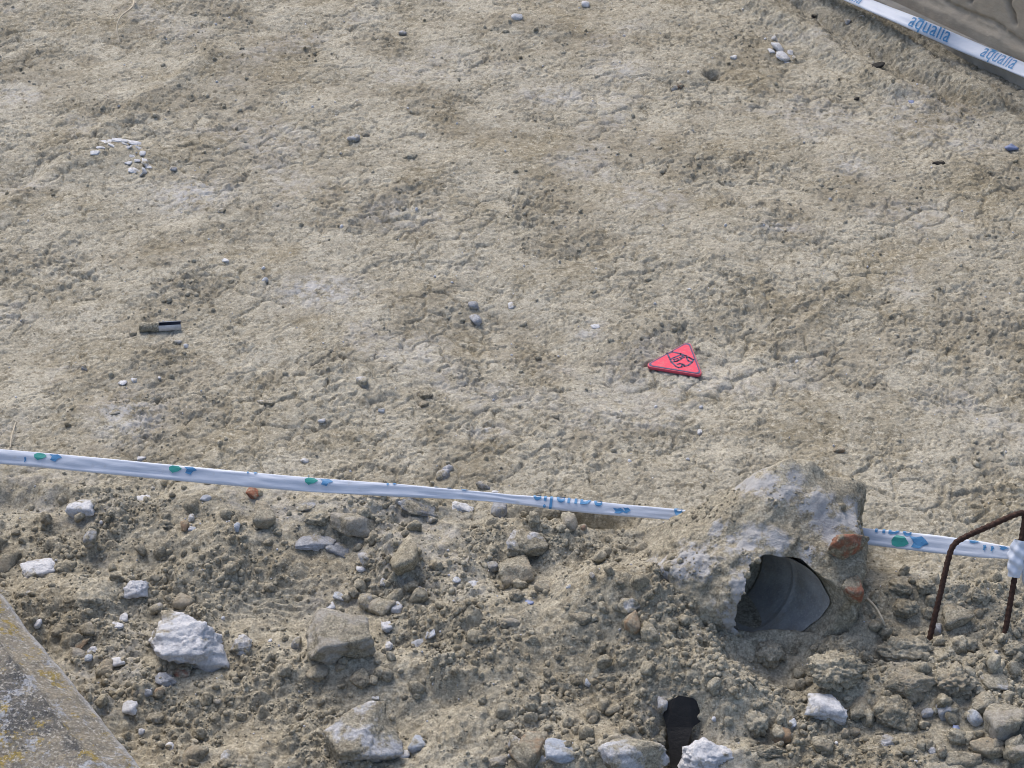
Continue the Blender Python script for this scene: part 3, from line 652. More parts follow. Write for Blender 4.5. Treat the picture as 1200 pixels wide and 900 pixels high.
# ------------------------------------------------------------------ rusty stirrup
def build_stirrup():
    b1 = at(1089, 750); b2 = at(1178, 740)
    # the knot point lies on the second leg
    kn = FT.path[-1]
    top2 = b2+(kn-b2)*1.62; d2 = top2-b2
    top1 = b1+np.array([d2[0]*1.25, d2[1]*1.0, d2[2]*.90])
    def pix(p):
        f = np.array([0, math.cos(PITCH), -math.sin(PITCH)]); return p
    top1 = EYE+ray(1116, 636)*np.linalg.norm(top1-EYE)/np.linalg.norm(ray(1116,636))
    top2 = EYE+ray(1203, 597)*np.linalg.norm(top2-EYE)/np.linalg.norm(ray(1203,597))
    e = top2-top1; e /= np.linalg.norm(e); l1 = (top1-b1)/np.linalg.norm(top1-b1); l2 = (top2-b2)/np.linalg.norm(top2-b2)
    r = .017
    pts = [b1-l1*.05, b1, b1+(top1-b1)*.5, top1-l1*r*1.3, top1-l1*r*.25+e*r*.25, top1+e*r*1.3, (top1+top2)/2, top2-e*r*1.3, top2-e*r*.25-l2*r*.25, top2-l2*r*1.3, b2+(top2-b2)*.5, b2, b2-l2*.05]
    path = smooth_path(pts, .0016); arc = np.r_[0, np.cumsum(np.linalg.norm(np.diff(path, axis=0), axis=1))]
    def rad(i, ph):
        s_ = arc[i]; rib = np.maximum(0, np.sin(2*np.pi*(s_/.0085)+np.where(np.sin(ph) > 0, .9, -.9)*np.cos(ph)*2))**2*np.abs(np.sin(ph))**.5
        return .0040+.0009*rib+.0005*(np.abs(np.cos(ph)) > .96)
    v, f = sweep(path, rad, 12); o0 = b1
    o = link('steel_stirrup', npmesh('steel_stirrup', v-o0, f, M['rust']), None, o0)
    tag(o, 'bent rusty ribbed steel bar standing like a staple at the right edge', 'steel bar')
    # the tape's knot round the second leg: wraps that belong to the tape
    ax = l2; k0 = kn; u = np.cross(ax, [0,1,0]); u /= np.linalg.norm(u); w = np.cross(ax, u)
    tt = np.linspace(-.034, .020, 60); path = k0+np.outer(tt, ax); gk = np.random.default_rng(4).uniform(0, 6, 9)
    def krad(i, ph):
        q = tt[i]/.054; env = .35+.65*math.sin(math.pi*min(1, max(0, (i+3)/65)))
        return .0052+env*(.0055+.0010*np.sin(3*ph+q*5+gk[0])+.0008*np.sin(5*ph-q*7+gk[1])+.0016*np.abs(np.sin(q*11+1.4*np.sin(ph+gk[3])))+.0008*np.sin(2*ph+q*21))
    v, f = sweep(path, krad, 40)
    kb = link('knot', npmesh('knot', v-FT.o0, f, M['tape']), FT.root); kb['label'] = 'crumpled tape knot round the bar'
    path = smooth_path([k0+u*.004-w*.004, k0+np.array([.014,-.010,-.012]), k0+np.array([.018,-.012,-.035]), k0+np.array([.026,-.010,-.052])], .003)
    v, f = sweep(path, lambda i, ph: .0020+.0075*np.abs(np.cos(ph+i*.05))*min(1, .5+i/12), 14); link('loose_end', npmesh('loose_end', v-FT.o0, f, M['tape']), FT.root)
build_stirrup()

# ------------------------------------------------------------------ pink triangle marker
def build_marker():
    px = [(754,428.5), (808,398.5), (824,440)]
    V3 = [np.array(at0(*p, 0)) for p in px]; cx = sum(V3)/3; z0 = max(gz(*(cx[:2]+(v[:2]-cx[:2])*k)) for v in V3 for k in (0,.5,.9))+.0015
    V3 = [np.array(at0(*p, z0+.006)) for p in px]; c = sum(V3)/3
    root = link('triangle_marker', None, None, (c[0], c[1], z0)); tag(root, 'pink red plastic triangle with dark border and round emblem on packed earth', 'marker')
    P = [Vector((v-c)[:2]) for v in V3]
    def rounded(k, r):
        o = []; Q = [p*k for p in P]
        for i in range(3):
            a, b, d = Q[i-1], Q[i], Q[(i+1)%3]; e1 = (a-b).normalized(); e2 = (d-b).normalized(); t = r/math.tan(e1.angle(e2)/2)
            bis = (e1+e2).normalized(); cc = b+bis*(r/math.sin(e1.angle(e2)/2)); s0 = b+e1*t; s1 = b+e2*t
            a0 = math.atan2((s0-cc).y, (s0-cc).x); a1 = math.atan2((s1-cc).y, (s1-cc).x); dl = (a1-a0+math.pi) % (2*math.pi)-math.pi
            for q in np.linspace(0, 1, 9): o.append((cc.x+r*math.cos(a0+dl*q), cc.y+r*math.sin(a0+dl*q)))
        return o
    def prism(rings, cap=True):
        bm = bmesh.new(); vs = [[bm.verts.new((x, y, z)) for x, y in ring] for ring, z in rings]; n = len(vs[0])
        for a, b in zip(vs[:-1], vs[1:]):
            for i in range(n): bm.faces.new((a[i], a[(i+1)%n], b[(i+1)%n], b[i]))
        if cap: bm.faces.new(vs[-1]); bm.faces.new(vs[0][::-1])
        bmesh.ops.recalc_face_normals(bm, faces=bm.faces[:]); return bm
    bm_obj('plate', prism([(rounded(.97,.007),0), (rounded(1.0,.008),.0012), (rounded(1.0,.008),.0042), (rounded(.985,.007),.0055), (rounded(.95,.006),.0057)]), M['rim'], root)
    bm_obj('face', prism([(rounded(.86,.0055),.0050), (rounded(.86,.0055),.0061), (rounded(.85,.0052),.0064)]), M['pink'], root)
    bm_obj('border', prism([(rounded(.935,.0060),.0052), (rounded(.935,.0060),.0064), (rounded(.862,.0056),.0064), (rounded(.862,.0056),.0052)], False), M['navy'], root)
    # emblem strokes, drawn in the plane of the plate (photo zoom coordinates 1200 x 720 over 740..840, 390..450)
    def tz(x, y): q = at0(740+x/12., 390+y/12., z0+.0066)-np.array([c[0], c[1], z0]); return Vector((q[0], q[1]))
    def stroke(pts, w=.0015):
        bm = bmesh.new(); Q = [tz(*p) for p in pts]
        for a, b in zip(Q[:-1], Q[1:]):
            n = (b-a).orthogonal().normalized()*w; e = (b-a).normalized()*w*.8
            vs = [bm.verts.new((*(p), zz)) for zz in (.0062,.0069) for p in (a-e+n, b+e+n, b+e-n, a-e-n)]
            for f in ((4,5,6,7),(0,1,5,4),(1,2,6,5),(2,3,7,6),(3,0,4,7)): bm.faces.new([vs[i] for i in f])
        bmesh.ops.recalc_face_normals(bm, faces=bm.faces[:]); bm_obj('emblem', bm, M['navy'], root)
    stroke([(500,292),(575,268),(690,292),(770,325),(872,378),(850,415),(800,395),(775,350),(810,345),(845,372)])
    stroke([(505,295),(530,345),(560,412),(625,470),(660,490),(705,478),(712,440),(680,432),(645,440)])
    stroke([(545,375),(600,345),(690,308),(770,328)]); stroke([(595,375),(650,360),(665,385),(610,405),(595,375)], .0012)
    stroke([(680,350),(720,330),(740,345),(700,362),(680,350)], .0012); stroke([(712,440),(745,470),(800,455),(850,415)]); stroke([(560,412),(640,400),(700,368)], .0012); stroke([(745,470),(735,440)], .0012)
build_marker()

# ------------------------------------------------------------------ muddy tube on the packed earth
def build_tube():
    a = at(163, 384, .007); b = at(212, 381, .007); L_ = np.linalg.norm(b-a); d = (b-a)/L_
    root = link('tube_fragment', None, None, a); tag(root, 'muddy split tube lying alone on the packed earth at left', 'tube')
    side = np.cross(d, [0,0,1]); side /= np.linalg.norm(side); up = np.cross(side, d)
    t = np.linspace(0, .48, 14); ph = np.linspace(0, 2*np.pi, 20, endpoint=False)
    V = []; 
    for q in np.r_[0, t, .48]:
        r = .0085*(1+.06*math.sin(q*21)); V.append([d*L_*q+(r*math.cos(p)*side+r*math.sin(p)*up)*(1+.05*math.sin(3*p+q*9)) for p in ph])
    V[0] = [d*L_*.01 for _ in ph]; V[-1] = [d*L_*.47 for _ in ph]
    link('barrel', npmesh('barrel', np.array(V).reshape(-1,3), grid_faces(len(V), 20, True), M['muddy']), root)
    ph2 = np.linspace(math.radians(140), math.radians(400), 20)
    for nm, r, mm_ in (('shell', .0088, M['paper']), ('lining', .0074, M['tubeblue'])):
        V = [[d*L_*q+r*(1+.04*math.sin(q*30))*(math.cos(p)*side+math.sin(p)*up) for p in ph2] for q in np.linspace(.46, 1, 14)]
        link(nm, npmesh(nm, np.array(V).reshape(-1,3), grid_faces(14, 20), mm_), root)
    V = []
    for q in np.linspace(.46, 1, 14): V.append([d*L_*q+rr*(math.cos(p)*side+math.sin(p)*up) for p, rr in ((ph2[0],.0088),(ph2[0],.0074))])
    W_ = [[d*L_*q+rr*(math.cos(p)*side+math.sin(p)*up) for p, rr in ((ph2[-1],.0088),(ph2[-1],.0074))] for q in np.linspace(.46, 1, 14)]
    link('broken_edge', npmesh('broken_edge', np.array(V).reshape(-1,3), grid_faces(14, 2), M['paper']), root); link('broken_edge', npmesh('broken_edge', np.array(W_).reshape(-1,3), grid_faces(14, 2), M['paper']), root)
build_tube()

# ------------------------------------------------------------------ black plastic shard standing in its hole
def build_shard():
    base = at(803, 878); s_ = mpp(base)
    out_px = [(777,838), (783,822), (796,815), (812,818), (830,832), (826,842), (812,852), (806,872), (801,905), (786,905), (784,875), (781,852)]
    # a curved shell: lay the outline on a leaning cylinder facing the camera side
    cpx = 803; v = []
    bm = bmesh.new(); T_ = .004; fr = []; bk = []
    yb, yt = at(803, 893)[1]-.022, at(803, 812)[1]-.006
    dense = []
    for a, b in zip(out_px, out_px[1:]+out_px[:1]):
        for q in np.linspace(0, 1, 5)[:-1]: dense.append((a[0]+(b[0]-a[0])*q, a[1]+(b[1]-a[1])*q))
    def lay(x, y, dep):
        xx = (x-cpx)*s_; yy = yt+(yb-yt)*(y-812)/81+dep+xx*xx*9
        d = ray(x, y); return EYE+d*(yy/d[1])
    fr = [bm.verts.new(lay(x, y, 0)-base) for x, y in dense]; bk = [bm.verts.new(lay(x, y, T_)-base) for x, y in dense]
    f1 = bm.faces.new(fr); f2 = bm.faces.new(bk[::-1]); n = len(fr)
    for i in range(n): bm.faces.new((fr[i], bk[i], bk[(i+1)%n], fr[(i+1)%n]))
    bmesh.ops.triangulate(bm, faces=[f1, f2]); bmesh.ops.recalc_face_normals(bm, faces=bm.faces[:])
    o = bm_obj('plastic_shard', bm, M['blackplastic'], None, base); tag(o, 'black curved plastic shard stuck upright in a hole in the rubble', 'plastic')
build_shard()

# ------------------------------------------------------------------ dry roots
def root_(pts, r, label):
    P = [at(px, py, l) for px, py, l in pts]; path = smooth_path(P, .004); n = len(path)
    v, f = sweep(path, lambda i, ph: r*(1.1-.5*i/n), 7)
    tag(link('dry_root', npmesh('dry_root', v-P[0], f, M['root']), None, P[0]), label, 'root')
root_([(158,-3,.012), (155,8,.024), (142,19,.028), (137,32,.022), (140,50,.008)], .0024, 'thin pale root curling over the earth at the top left')
root_([(1016,702,.004), (1026,712,.02), (1034,726,.022), (1039,741,.002)], .0021, 'thin pale root arching from the soil right of the pipe')
root_([(549,658,.002), (551,650,.018), (549,642,.03)], .0010, 'short dry stalk standing in the middle of the rubble')
root_([(12,525,.001), (14,510,.008), (19,494,.001)], .0014, 'dark thin twig flat on the earth above the left tape')

# ------------------------------------------------------------------ stones one by one: px, py, width, height, material, shape, name, label, extra
R = [
 (220,753,88,66,'chalk','chalk','rock','large white chalky rock, biggest of the white rocks at left',dict(embed=.45)),
 (284,758,26,26,'chalk_dirty','chalk','stone','half-buried white stone just right of the large white rock',{}),
 (96,596,36,22,'chalk','round','stone','pale rounded stone below the left tape, largest of its row',{}),
 (165,586,24,11,'chalk','slab','stone','flat pale stone right under the tape at left',{}),
 (105,631,15,27,'grey','angular','stone','upright grey stone sliver below the pale rounded stone',dict(ty=.3)),
 (45,666,40,19,'chalk','slab','stone','flat white stone near the left edge above the coping',{}),
 (5,664,34,42,'tan','round','stone','tan rock cut by the left edge of the picture',{}),
 (3,692,12,7,'bluechip','shard','chip','small lilac chip at the tip of the coping',{}),
 (159,690,30,23,'chalk','chalk','stone','white lump above the large white rock',{}),
 (31,694,15,9,'chalk_dirty','slab','stone','small pale stone beside the tip of the coping',{}),
 (98,704,52,30,'clod','clod','clod','wide earth clod beside the coping at left',{}),
 (216,706,24,18,'tan','round','stone','tan stone at the upper edge of the large white rock',{}),
 (183,713,19,17,'chalk_dirty','round','stone','pale stone left of the tan stone above the white rock',{}),
 (138,733,14,9,'chalk','shard','shard','broad white shard lying in the small pit',{}), (145,724,10,11,'chalk','shard','shard','upper white shard leaning in the small pit',{}),
 (44,732,9,12,'chalk','round','pebble','white egg-shaped pebble touching the coping',{}),
 (213,790,24,14,'brick','angular','stone','red brick fragment under the large white rock',{}),
 (138,776,17,13,'chalk','angular','stone','white angular stone left of the large white rock',{}),
 (123,786,26,18,'tan','angular','stone','tan oblong stone left of the large white rock',dict(ty=-.4)),
 (70,740,24,18,'tan','round','stone','brown tan stone beside the white pebble at the coping',{}),
 (102,738,20,16,'tan_grey','round','stone','grey tan stone in the row above the coping edge',{}), (95,754,26,13,'rust_stone','slab','stone','flat reddish tan stone above the coping edge',dict(ty=-.4)),
 (92,766,20,15,'tan_grey','round','stone','pale tan stone nearest to the coping edge',{}), (109,762,14,9,'chalk','angular','chip','white chip next to the pale tan stone by the coping',{}), (104,772,10,8,'bluechip','angular','chip','purple blue chip among the stones by the coping',{}),
 (195,798,26,17,'grey','chalk','stone','grey white broken stone below the red brick fragment',{}), (186,812,12,14,'rust_stone','angular','stone','small rusty stone below the grey broken stone',{}), (174,811,10,10,'slate','angular','stone','dark stone below the grey broken stone',{}),
 (152,830,19,18,'chalk','round','stone','round white stone below the left group of stones',{}), (182,842,22,15,'chalk_dirty','chalk','stone','whitish flat stone beside the round white stone',{}), (166,857,8,7,'chalk','round','pebble','tiny white pebble beneath the round white stone',{}),
 (198,876,12,11,'chalk','round','pebble','round white pebble near the bottom edge at left',{}), (230,884,30,26,'tan','round','stone','tan stone right of the white pebble at the bottom',{}), (268,892,26,22,'chalk_dirty','chalk','stone','pale soiled stone at the bottom edge left of the great boulder',{}), (255,822,11,7,'tan_grey','round','pebble','small cream pebble on bare soil at lower left',{}),
 (195,615,26,17,'clod','clod','clod','brown clod in the middle of the left rubble',{}), (217,617,10,13,'rust_stone','round','stone','small ochre stone next to the brown clod',{}), (224,607,8,11,'chalk','angular','chip','white chip above the small ochre stone',{}), (225,620,9,6,'chalk','round','chip','white chip below the small ochre stone',{}),
 (241,584,14,9,'chalk','round','pebble','pale pebble just under the tape left of the red shard',{}), (278,618,8,11,'bluechip','angular','chip','pale blue chip left of the round brown stone',{}),
 (297,577,16,14,'brick','shard','stone','dark red brick shard touching the tape from below',dict(ty=.4)), (311,606,27,30,'tan','round','stone','round brown tan stone under the tape',{}),
 (361,594,30,13,'chalk_dirty','slab','stone','flat white mortar piece under the tape left of centre',{}), (372,608,34,20,'clod','clod','clod','clod below the flat white mortar piece',{}),
 (413,613,52,33,'tan_grey','angular','rock','angular tan grey rock with flat faces under the tape',{}),
 (370,635,52,17,'grey','slab','stone','long flat grey slab below the angular rock',dict(ty=.15)), (398,645,36,20,'slate','slab','stone','dark slate slab overlapping the flat grey slab',dict(ty=.3)),
 (364,641,8,7,'chalk','round','pebble','left of two white pebbles on the grey slab',{}), (371,643,8,7,'chalk','round','pebble','right of two white pebbles on the grey slab',{}),
 (423,667,12,9,'chalk','round','pebble','white pebble at the end of the slate slab',{}), (428,656,18,16,'chalk_dirty','chalk','stone','white gravelly lump at the end of the slate slab',{}),
 (473,656,38,46,'clod','round','rock','rounded soil-coated rock right of the slate slab',{}),
 (490,595,50,17,'slate','slab','stone','white-topped slate slab lying under the tape at centre',dict(ty=.30)), (506,609,14,10,'chalk_dirty','round','stone','small pale stone under the end of the slate slab',{}),
 (542,594,27,13,'chalk','slab','stone','white flat chip between the slate slab and the pale upright stone',dict(ty=.25)), (584,598,19,21,'grey','round','stone','pale grey stone under the narrow twist of tape',{}),
 (519,557,19,11,'grey','round','pebble','smooth grey pebble just above the tape at centre',{}), (525,549,13,8,'grey','round','pebble','smaller grey pebble behind the smooth one above the tape',{}),
 (567,569,19,10,'grey','chalk','stone','broken grey stone above the narrow twist of tape',{}), (581,577,10,5,'chalk','round','pebble','small white pebble touching the narrow twist of tape',{}),
 (620,637,50,38,'chalk_dirty','chalk','rock','white and brown rock half covered with soil left of the pipe mound',{}), (603,672,41,42,'tan','round','rock','blunt tan rock in front of the white and brown rock',{}),
 (638,689,25,19,'tan','round','stone','tan stone right of the blunt tan rock',{}), (606,698,20,16,'tan','clod','clod','small tan lump under the blunt tan rock',{}), (577,663,14,12,'grey','angular','stone','grey stone left of the blunt tan rock',{}),
 (553,685,19,9,'chalk','slab','pebble','flat white pebble on the central soil',{}), (536,680,11,9,'bluechip','slab','chip','pale blue chip left of the flat white pebble',{}),
 (493,695,27,15,'chalk','angular','stone','half white stone in front of the soil-coated rock',{}), (450,683,11,10,'chalk_dirty','round','stone','pale pebble left of the half white stone',{}),
 (446,712,36,24,'tan_grey','round','rock','grey tan rock over white mortar above the big tan boulder',{}), (430,706,22,22,'chalk_dirty','chalk','stone','white mortar lump behind the grey tan rock',{}), (464,711,18,12,'chalk','slab','stone','white mortar flake right of the grey tan rock',{}),
 (394,746,76,66,'tan_grey','angular','rock','big tan grey boulder with sloping faces left of centre',dict(embed=.45)), (421,742,15,23,'chalk','shard','stone','white patch of mortar stuck on the big tan boulder',dict(embed=2.6)),
 (453,736,12,22,'chalk','shard','shard','tall white shard right of the big tan boulder',dict(ty=.2)), (456,757,9,17,'chalk','shard','shard','lower white shard right of the big tan boulder',{}), (504,744,15,11,'bluechip','shard','shard','pale blue shard pointing up in the central mound',dict(ty=-.6)), (491,754,17,9,'slate','slab','shard','grey slate shard beside the pale blue shard',dict(ty=-.3)),
 (372,788,28,20,'tan','round','stone','tan stone in front of the big tan boulder at left',{}), (420,797,26,20,'tan','round','stone','tan stone in front of the big tan boulder at right',{}), (438,797,10,17,'chalk_dirty','shard','shard','white sliver beside the right tan stone',{}), (399,781,14,9,'tan','round','pebble','small tan pebble between the two tan stones',{}), (349,752,12,14,'grey','angular','stone','grey stone at the left foot of the big tan boulder',{}),
 (595,729,30,12,'tan_grey','round','stone','oblong tan stone lying alone on the central soil',{}), (440,818,9,5,'chalk','slab','chip','thin white chip above the great pale boulder',{}),
 (680,725,27,14,'tan','round','stone','oblong clod-like tan stone at the foot of the pipe mound',{}), (645,601,24,13,'tan','round','stone','tan stone in the shadow under the tape',{}), (667,613,20,23,'tan_grey','angular','stone','tan grey stone next to the red speck under the tape',{}), (684,617,8,9,'brick','angular','chip','tiny orange brick chip under the tape',{}),
 (694,676,7,22,'chalk_dirty','shard','shard','thin pale sliver standing left of the pipe mound',dict(ty=-.3)),
 (425,866,94,64,'chalk_dirty','angular','rock','great pale boulder with soil on top at the bottom edge',dict(embed=.5)), (489,873,22,22,'bluechip','angular','stone','pale blue white stone right of the great pale boulder',{}), (473,884,14,10,'chalk','slab','chip','white chip between the great boulder and the blue stone',{}),
 (617,883,44,46,'rust_stone','angular','rock','reddish brown rock at the bottom centre',{}), (605,876,15,44,'chalk_dirty','slab','stone','pale slab on the left side of the reddish brown rock',dict(ty=.25,embed=1.)), (655,879,42,26,'bluechip','slab','stone','blue white slab right of the reddish brown rock',dict(ty=.25,embed=.9)), (634,893,20,14,'bluechip','angular','stone','small blue white stone at the foot of the reddish rock',{}),
 (742,884,84,44,'chalk_dirty','round','rock','broad pale rock under soil left of the black shard',dict(embed=.1)), (583,893,26,16,'tan_grey','round','stone','pale tan stone left of the reddish brown rock at the bottom',{}),
 (637,823,21,16,'tan','round','stone','tan stone alone above the blue white slab',{}), (689,800,8,9,'bluechip','shard','chip','small pale blue chip in the soil above the broad pale rock',dict(ty=.5)), (715,796,38,20,'clod','clod','clod','brown clod above the broad pale rock',{}), (641,788,10,12,'tan_grey','round','pebble','pale pebble in the soil below the pipe mound',{}), (676,798,14,11,'tan','clod','clod','round clod left of the small pale blue chip',{}),
 (741,731,19,28,'rust_stone','angular','stone','upright reddish tan stone in front of the pipe mound',dict(embed=.8)), (738,709,28,22,'chalk_dirty','chalk','stone','grey white mortar corner above the upright reddish stone',dict(embed=.6)), (760,742,22,28,'clod','clod','clod','clod right of the upright reddish stone',{}),
 (968,829,50,32,'chalk','chalk','rock','bright white knobbly rock in the right foreground',{}), (981,786,72,50,'clod','clod','rock','large earth lump in front of the pipe mouth',dict(embed=.5)), (902,766,40,36,'clod','clod','clod','earth lump lying inside the pipe mouth',{}),
 (1008,832,28,24,'tan','round','stone','round tan stone right of the white knobbly rock',{}), (1046,836,60,42,'tan','chalk','rock','craggy tan rock right of the round tan stone',{}), (1066,800,60,34,'tan','chalk','rock','craggy tan rock behind the round tan stone',{}), (1118,800,58,40,'tan','clod','rock','broad tan earth lump left of the flat grey white stone',{}),
 (1166,800,32,20,'chalk_dirty','slab','stone','flat grey white stone at the right edge',{}), (1108,829,25,24,'grey','angular','stone','angular light grey stone among the tan lumps',{}), (1142,841,16,26,'bluechip','round','pebble','blue grey egg-shaped pebble among the tan lumps',{}), (1087,835,16,11,'grey','round','pebble','small grey pebble left of the angular grey stone',{}),
 (1176,846,50,46,'tan_grey','angular','rock','grey tan rock at the right edge beside the blue pebble',{}), (1155,825,36,24,'tan','round','stone','tan stone behind the blue grey pebble',{}), (1156,876,40,26,'tan','round','rock','tan rock near the bottom right corner',{}), (1192,880,30,24,'tan_grey','round','stone','grey tan stone in the bottom right corner',{}), (1128,890,44,20,'tan','round','stone','tan stone on the bottom edge near the right corner',{}), (1103,880,12,18,'rust_stone','round','stone','small reddish stone near the bottom right',{}), (1093,880,11,10,'grey','angular','chip','small grey chip next to the small reddish stone',{}),
 (1062,762,74,40,'clod','clod','rock','wide earth lump at the foot of the left stirrup leg',{}), (1128,756,40,24,'clod','clod','clod','earth lump between the stirrup legs',{}), (1120,722,38,26,'tan','round','stone','rounded tan stone between the stirrup legs',{}), (1098,738,11,18,'grey','round','pebble','grey pebble touching the left stirrup leg',{}), (1150,700,26,16,'clod','clod','clod','clod seen between the stirrup legs near the tape',{}),
 (1053,688,30,22,'clod','clod','clod','clod in the row right of the pipe, nearest to the casing',{}), (1085,688,26,20,'clod','clod','clod','clod in the row right of the pipe, nearest to the stirrup',{}), (1060,712,36,26,'clod','clod','clod','larger clod in front of the row right of the pipe',{}), (1189,760,30,20,'clod','clod','clod','clod at the right edge behind the flat grey white stone',{}),
 (886,846,32,36,'clod','clod','clod','tall clod right of the black shard',{}), (916,861,22,18,'rust_stone','round','stone','reddish tan stone left of the white knobbly rock',{}), (929,848,9,12,'bluechip','shard','chip','small pale blue chip below the white knobbly rock',{}),
 (832,888,70,46,'chalk','chalk','rock','white rock at the bottom edge right of the black shard',dict(embed=.6)), (895,882,56,20,'tan','clod','clod','flat tan clod right of the white bottom rock',{}), (776,828,14,22,'chalk_dirty','chalk','stone','pale mortar patch left of the black shard top',{}),
 (1022,880,30,14,'clod','clod','clod','low clod near the bottom below the craggy tan rock',{}), (1036,868,26,12,'chalk_dirty','slab','stone','flat pale stone below the craggy tan rock',{}), (964,872,28,18,'tan','round','stone','tan stone below the white knobbly rock',{}), (1000,858,16,9,'tan','round','stone','small tan stone under the round tan stone',{}),
 # on the casing and its mound
 (853,671,17,15,'clod','clod','clod','round clod on the casing left of the pipe mouth',dict(embed=1.5)), (816,676,13,15,'clod','clod','clod','clod on the slope left of the round clod',{}), (802,726,16,14,'clod','clod','clod','clod low on the mound left of the pipe mouth',{}), (684,700,0,0,'','','','',{}),
 # packed earth
 (606,20,13,9,'chalk','angular','pebble','white pebble at the top centre, left one of two',{}), (686,5,10,8,'chalk','angular','pebble','white pebble at the top edge, right one of two',{}), (593,37,9,7,'clod','clod','clod','small clod beneath the white pebbles at the top',{}), (628,34,6,6,'tan_grey','round','pebble','cream pebble beneath the white pebbles at the top',{}),
 (472,39,10,8,'grey','round','pebble','grey pebble upper centre left of the white pebbles',{}), (414,163,15,10,'grey','round','stone','grey white stone on the upper left earth',{}), (428,157,11,9,'tan_grey','clod','stone','tan grey stone touching the grey white stone on the earth',{}), (480,184,20,10,'crust','clod','clod','dark-shadowed clod right of the two stones',{}),
 (558,375,15,14,'grey','angular','stone','blue grey stone in the middle of the packed earth',{}), (555,358,14,10,'grey','chalk','stone','grey stone behind the blue grey stone',{}), (600,358,9,8,'chalk','shard','chip','white chip right of the blue grey stone',{}), (698,383,11,6,'chalk','slab','chip','flat white chip left of the pink triangle',{}),
 (499,463,17,10,'tan','angular','stone','flat brown stone on the earth above the tape centre',{}), (497,474,11,8,'tan','round','pebble','small brown pebble below the flat brown stone',{}), (424,447,15,14,'chalk_dirty','angular','stone','pale brownish stone on the earth left of centre',{}), (447,481,8,6,'bluechip','angular','chip','blue grey chip left of the flat brown stone',{}),
 (311,471,22,7,'chalk_dirty','slab','stone','flat white stone in the earth left of centre',{}), (311,328,8,7,'bluechip','round','pebble','blue grey pebble left of the pale stain',{}), (377,493,9,7,'chalk','round','pebble','white pebble between flat stone and tape',{}), (264,305,8,6,'chalk','shard','chip','white chip on the upper left packed earth',{}),
 (156,391,10,7,'grey','angular','chip','grey chip beside the left end of the split tube',{}), (208,401,12,6,'grey','angular','chip','grey chip in front of the split tube',{}), (219,405,8,6,'chalk','round','chip','white chip in front of the right end of the split tube',{}),
 (157,446,7,6,'chalk','round','pebble','right white pebble of two beneath the split tube',{}), (143,449,11,6,'chalk','slab','pebble','left white pebble of two beneath the split tube',{}), (98,431,7,8,'grey','round','pebble','grey pebble at the left on packed earth',{}), (135,483,14,6,'chalk_dirty','slab','chip','pale flake in the whitish stain above the tape',{}),
 (166,538,13,7,'chalk','round','stone','white stone peeping over the tape at left',{}), (357,540,10,7,'chalk','round','pebble','white pebble above the tape left of centre',{}), (203,198,9,7,'grey','round','pebble','grey pebble right of the plaster fragments',{}), (260,247,9,8,'chalk_dirty','angular','chip','pale chip right of the plaster fragments lower down',{}),
 (860,68,9,6,'chalk','round','pebble','white pebble upper right near the small hole',{}), (1028,77,19,9,'dark','slab','stone','dark chip on the furrows at upper right',dict(ty=-.3)), (1004,116,7,5,'dark','round','pebble','tiny dark pebble below the furrows',{}), (994,25,8,7,'grey','angular','pebble','grey pebble left of the upper tape, lower one',{}), (1010,20,7,5,'chalk','round','pebble','white pebble left of the upper tape, upper one',{}), (954,19,7,6,'dark','clod','pebble','dark pebble on smooth earth at the top right',{}),
 (1185,173,16,10,'wrapper','shard','wrapper','crumpled blue plastic scrap at the right edge',dict(bc=(1.2,.8))), (1100,191,16,5,'dark','slab','chip','thin dark flake below the furrows at right',{}), (820,506,6,9,'chalk','shard','chip','tiny white chip below the pink triangle',{}), (790,103,10,8,'chalk_dirty','angular','stone','pale stone left of the small hole',{}), (798,101,8,6,'brick','angular','chip','orange chip left of the small hole',{}), (650,488,12,8,'clod','clod','clod','yellowish clod at the end of the crumbled track',{}), (983,527,14,8,'rust_stone','round','stone','ochre stone above the pipe casing at right',{}),
 (1068,120,7,5,'wrapper','shard','wrapper','small lilac scrap in the pit at upper right',{}), (1121,855,10,12,'wrapper','shard','wrapper','small blue wrapper scrap between the right tan rocks',{}), (1118,863,14,7,'chalk','slab','chip','white chip beside the blue wrapper scrap',{}), (620,706,11,6,'wrapper','shard','wrapper','small violet scrap below the blunt tan rock',{}), (398,699,16,9,'bluechip','shard','chip','pale blue crumbly chip above the big tan boulder',{}), (388,711,11,10,'chalk','chalk','stone','white stone at the peak of the big tan boulder',{}),
]
REF = []
for px, py, w, h, mk, st, nm, lab, kw in R:
    if w == 0: continue
    REF.append((px, py, w, h, lab))
    lift = kw
    cat = {'rock':'rock', 'stone':'stone', 'clod':'clod', 'chip':'chip', 'shard':'shard', 'pebble':'pebble', 'wrapper':'wrapper'}[nm]
    place_rock(nm, px, py, w, h, M[mk], st, lab, cat, **kw)

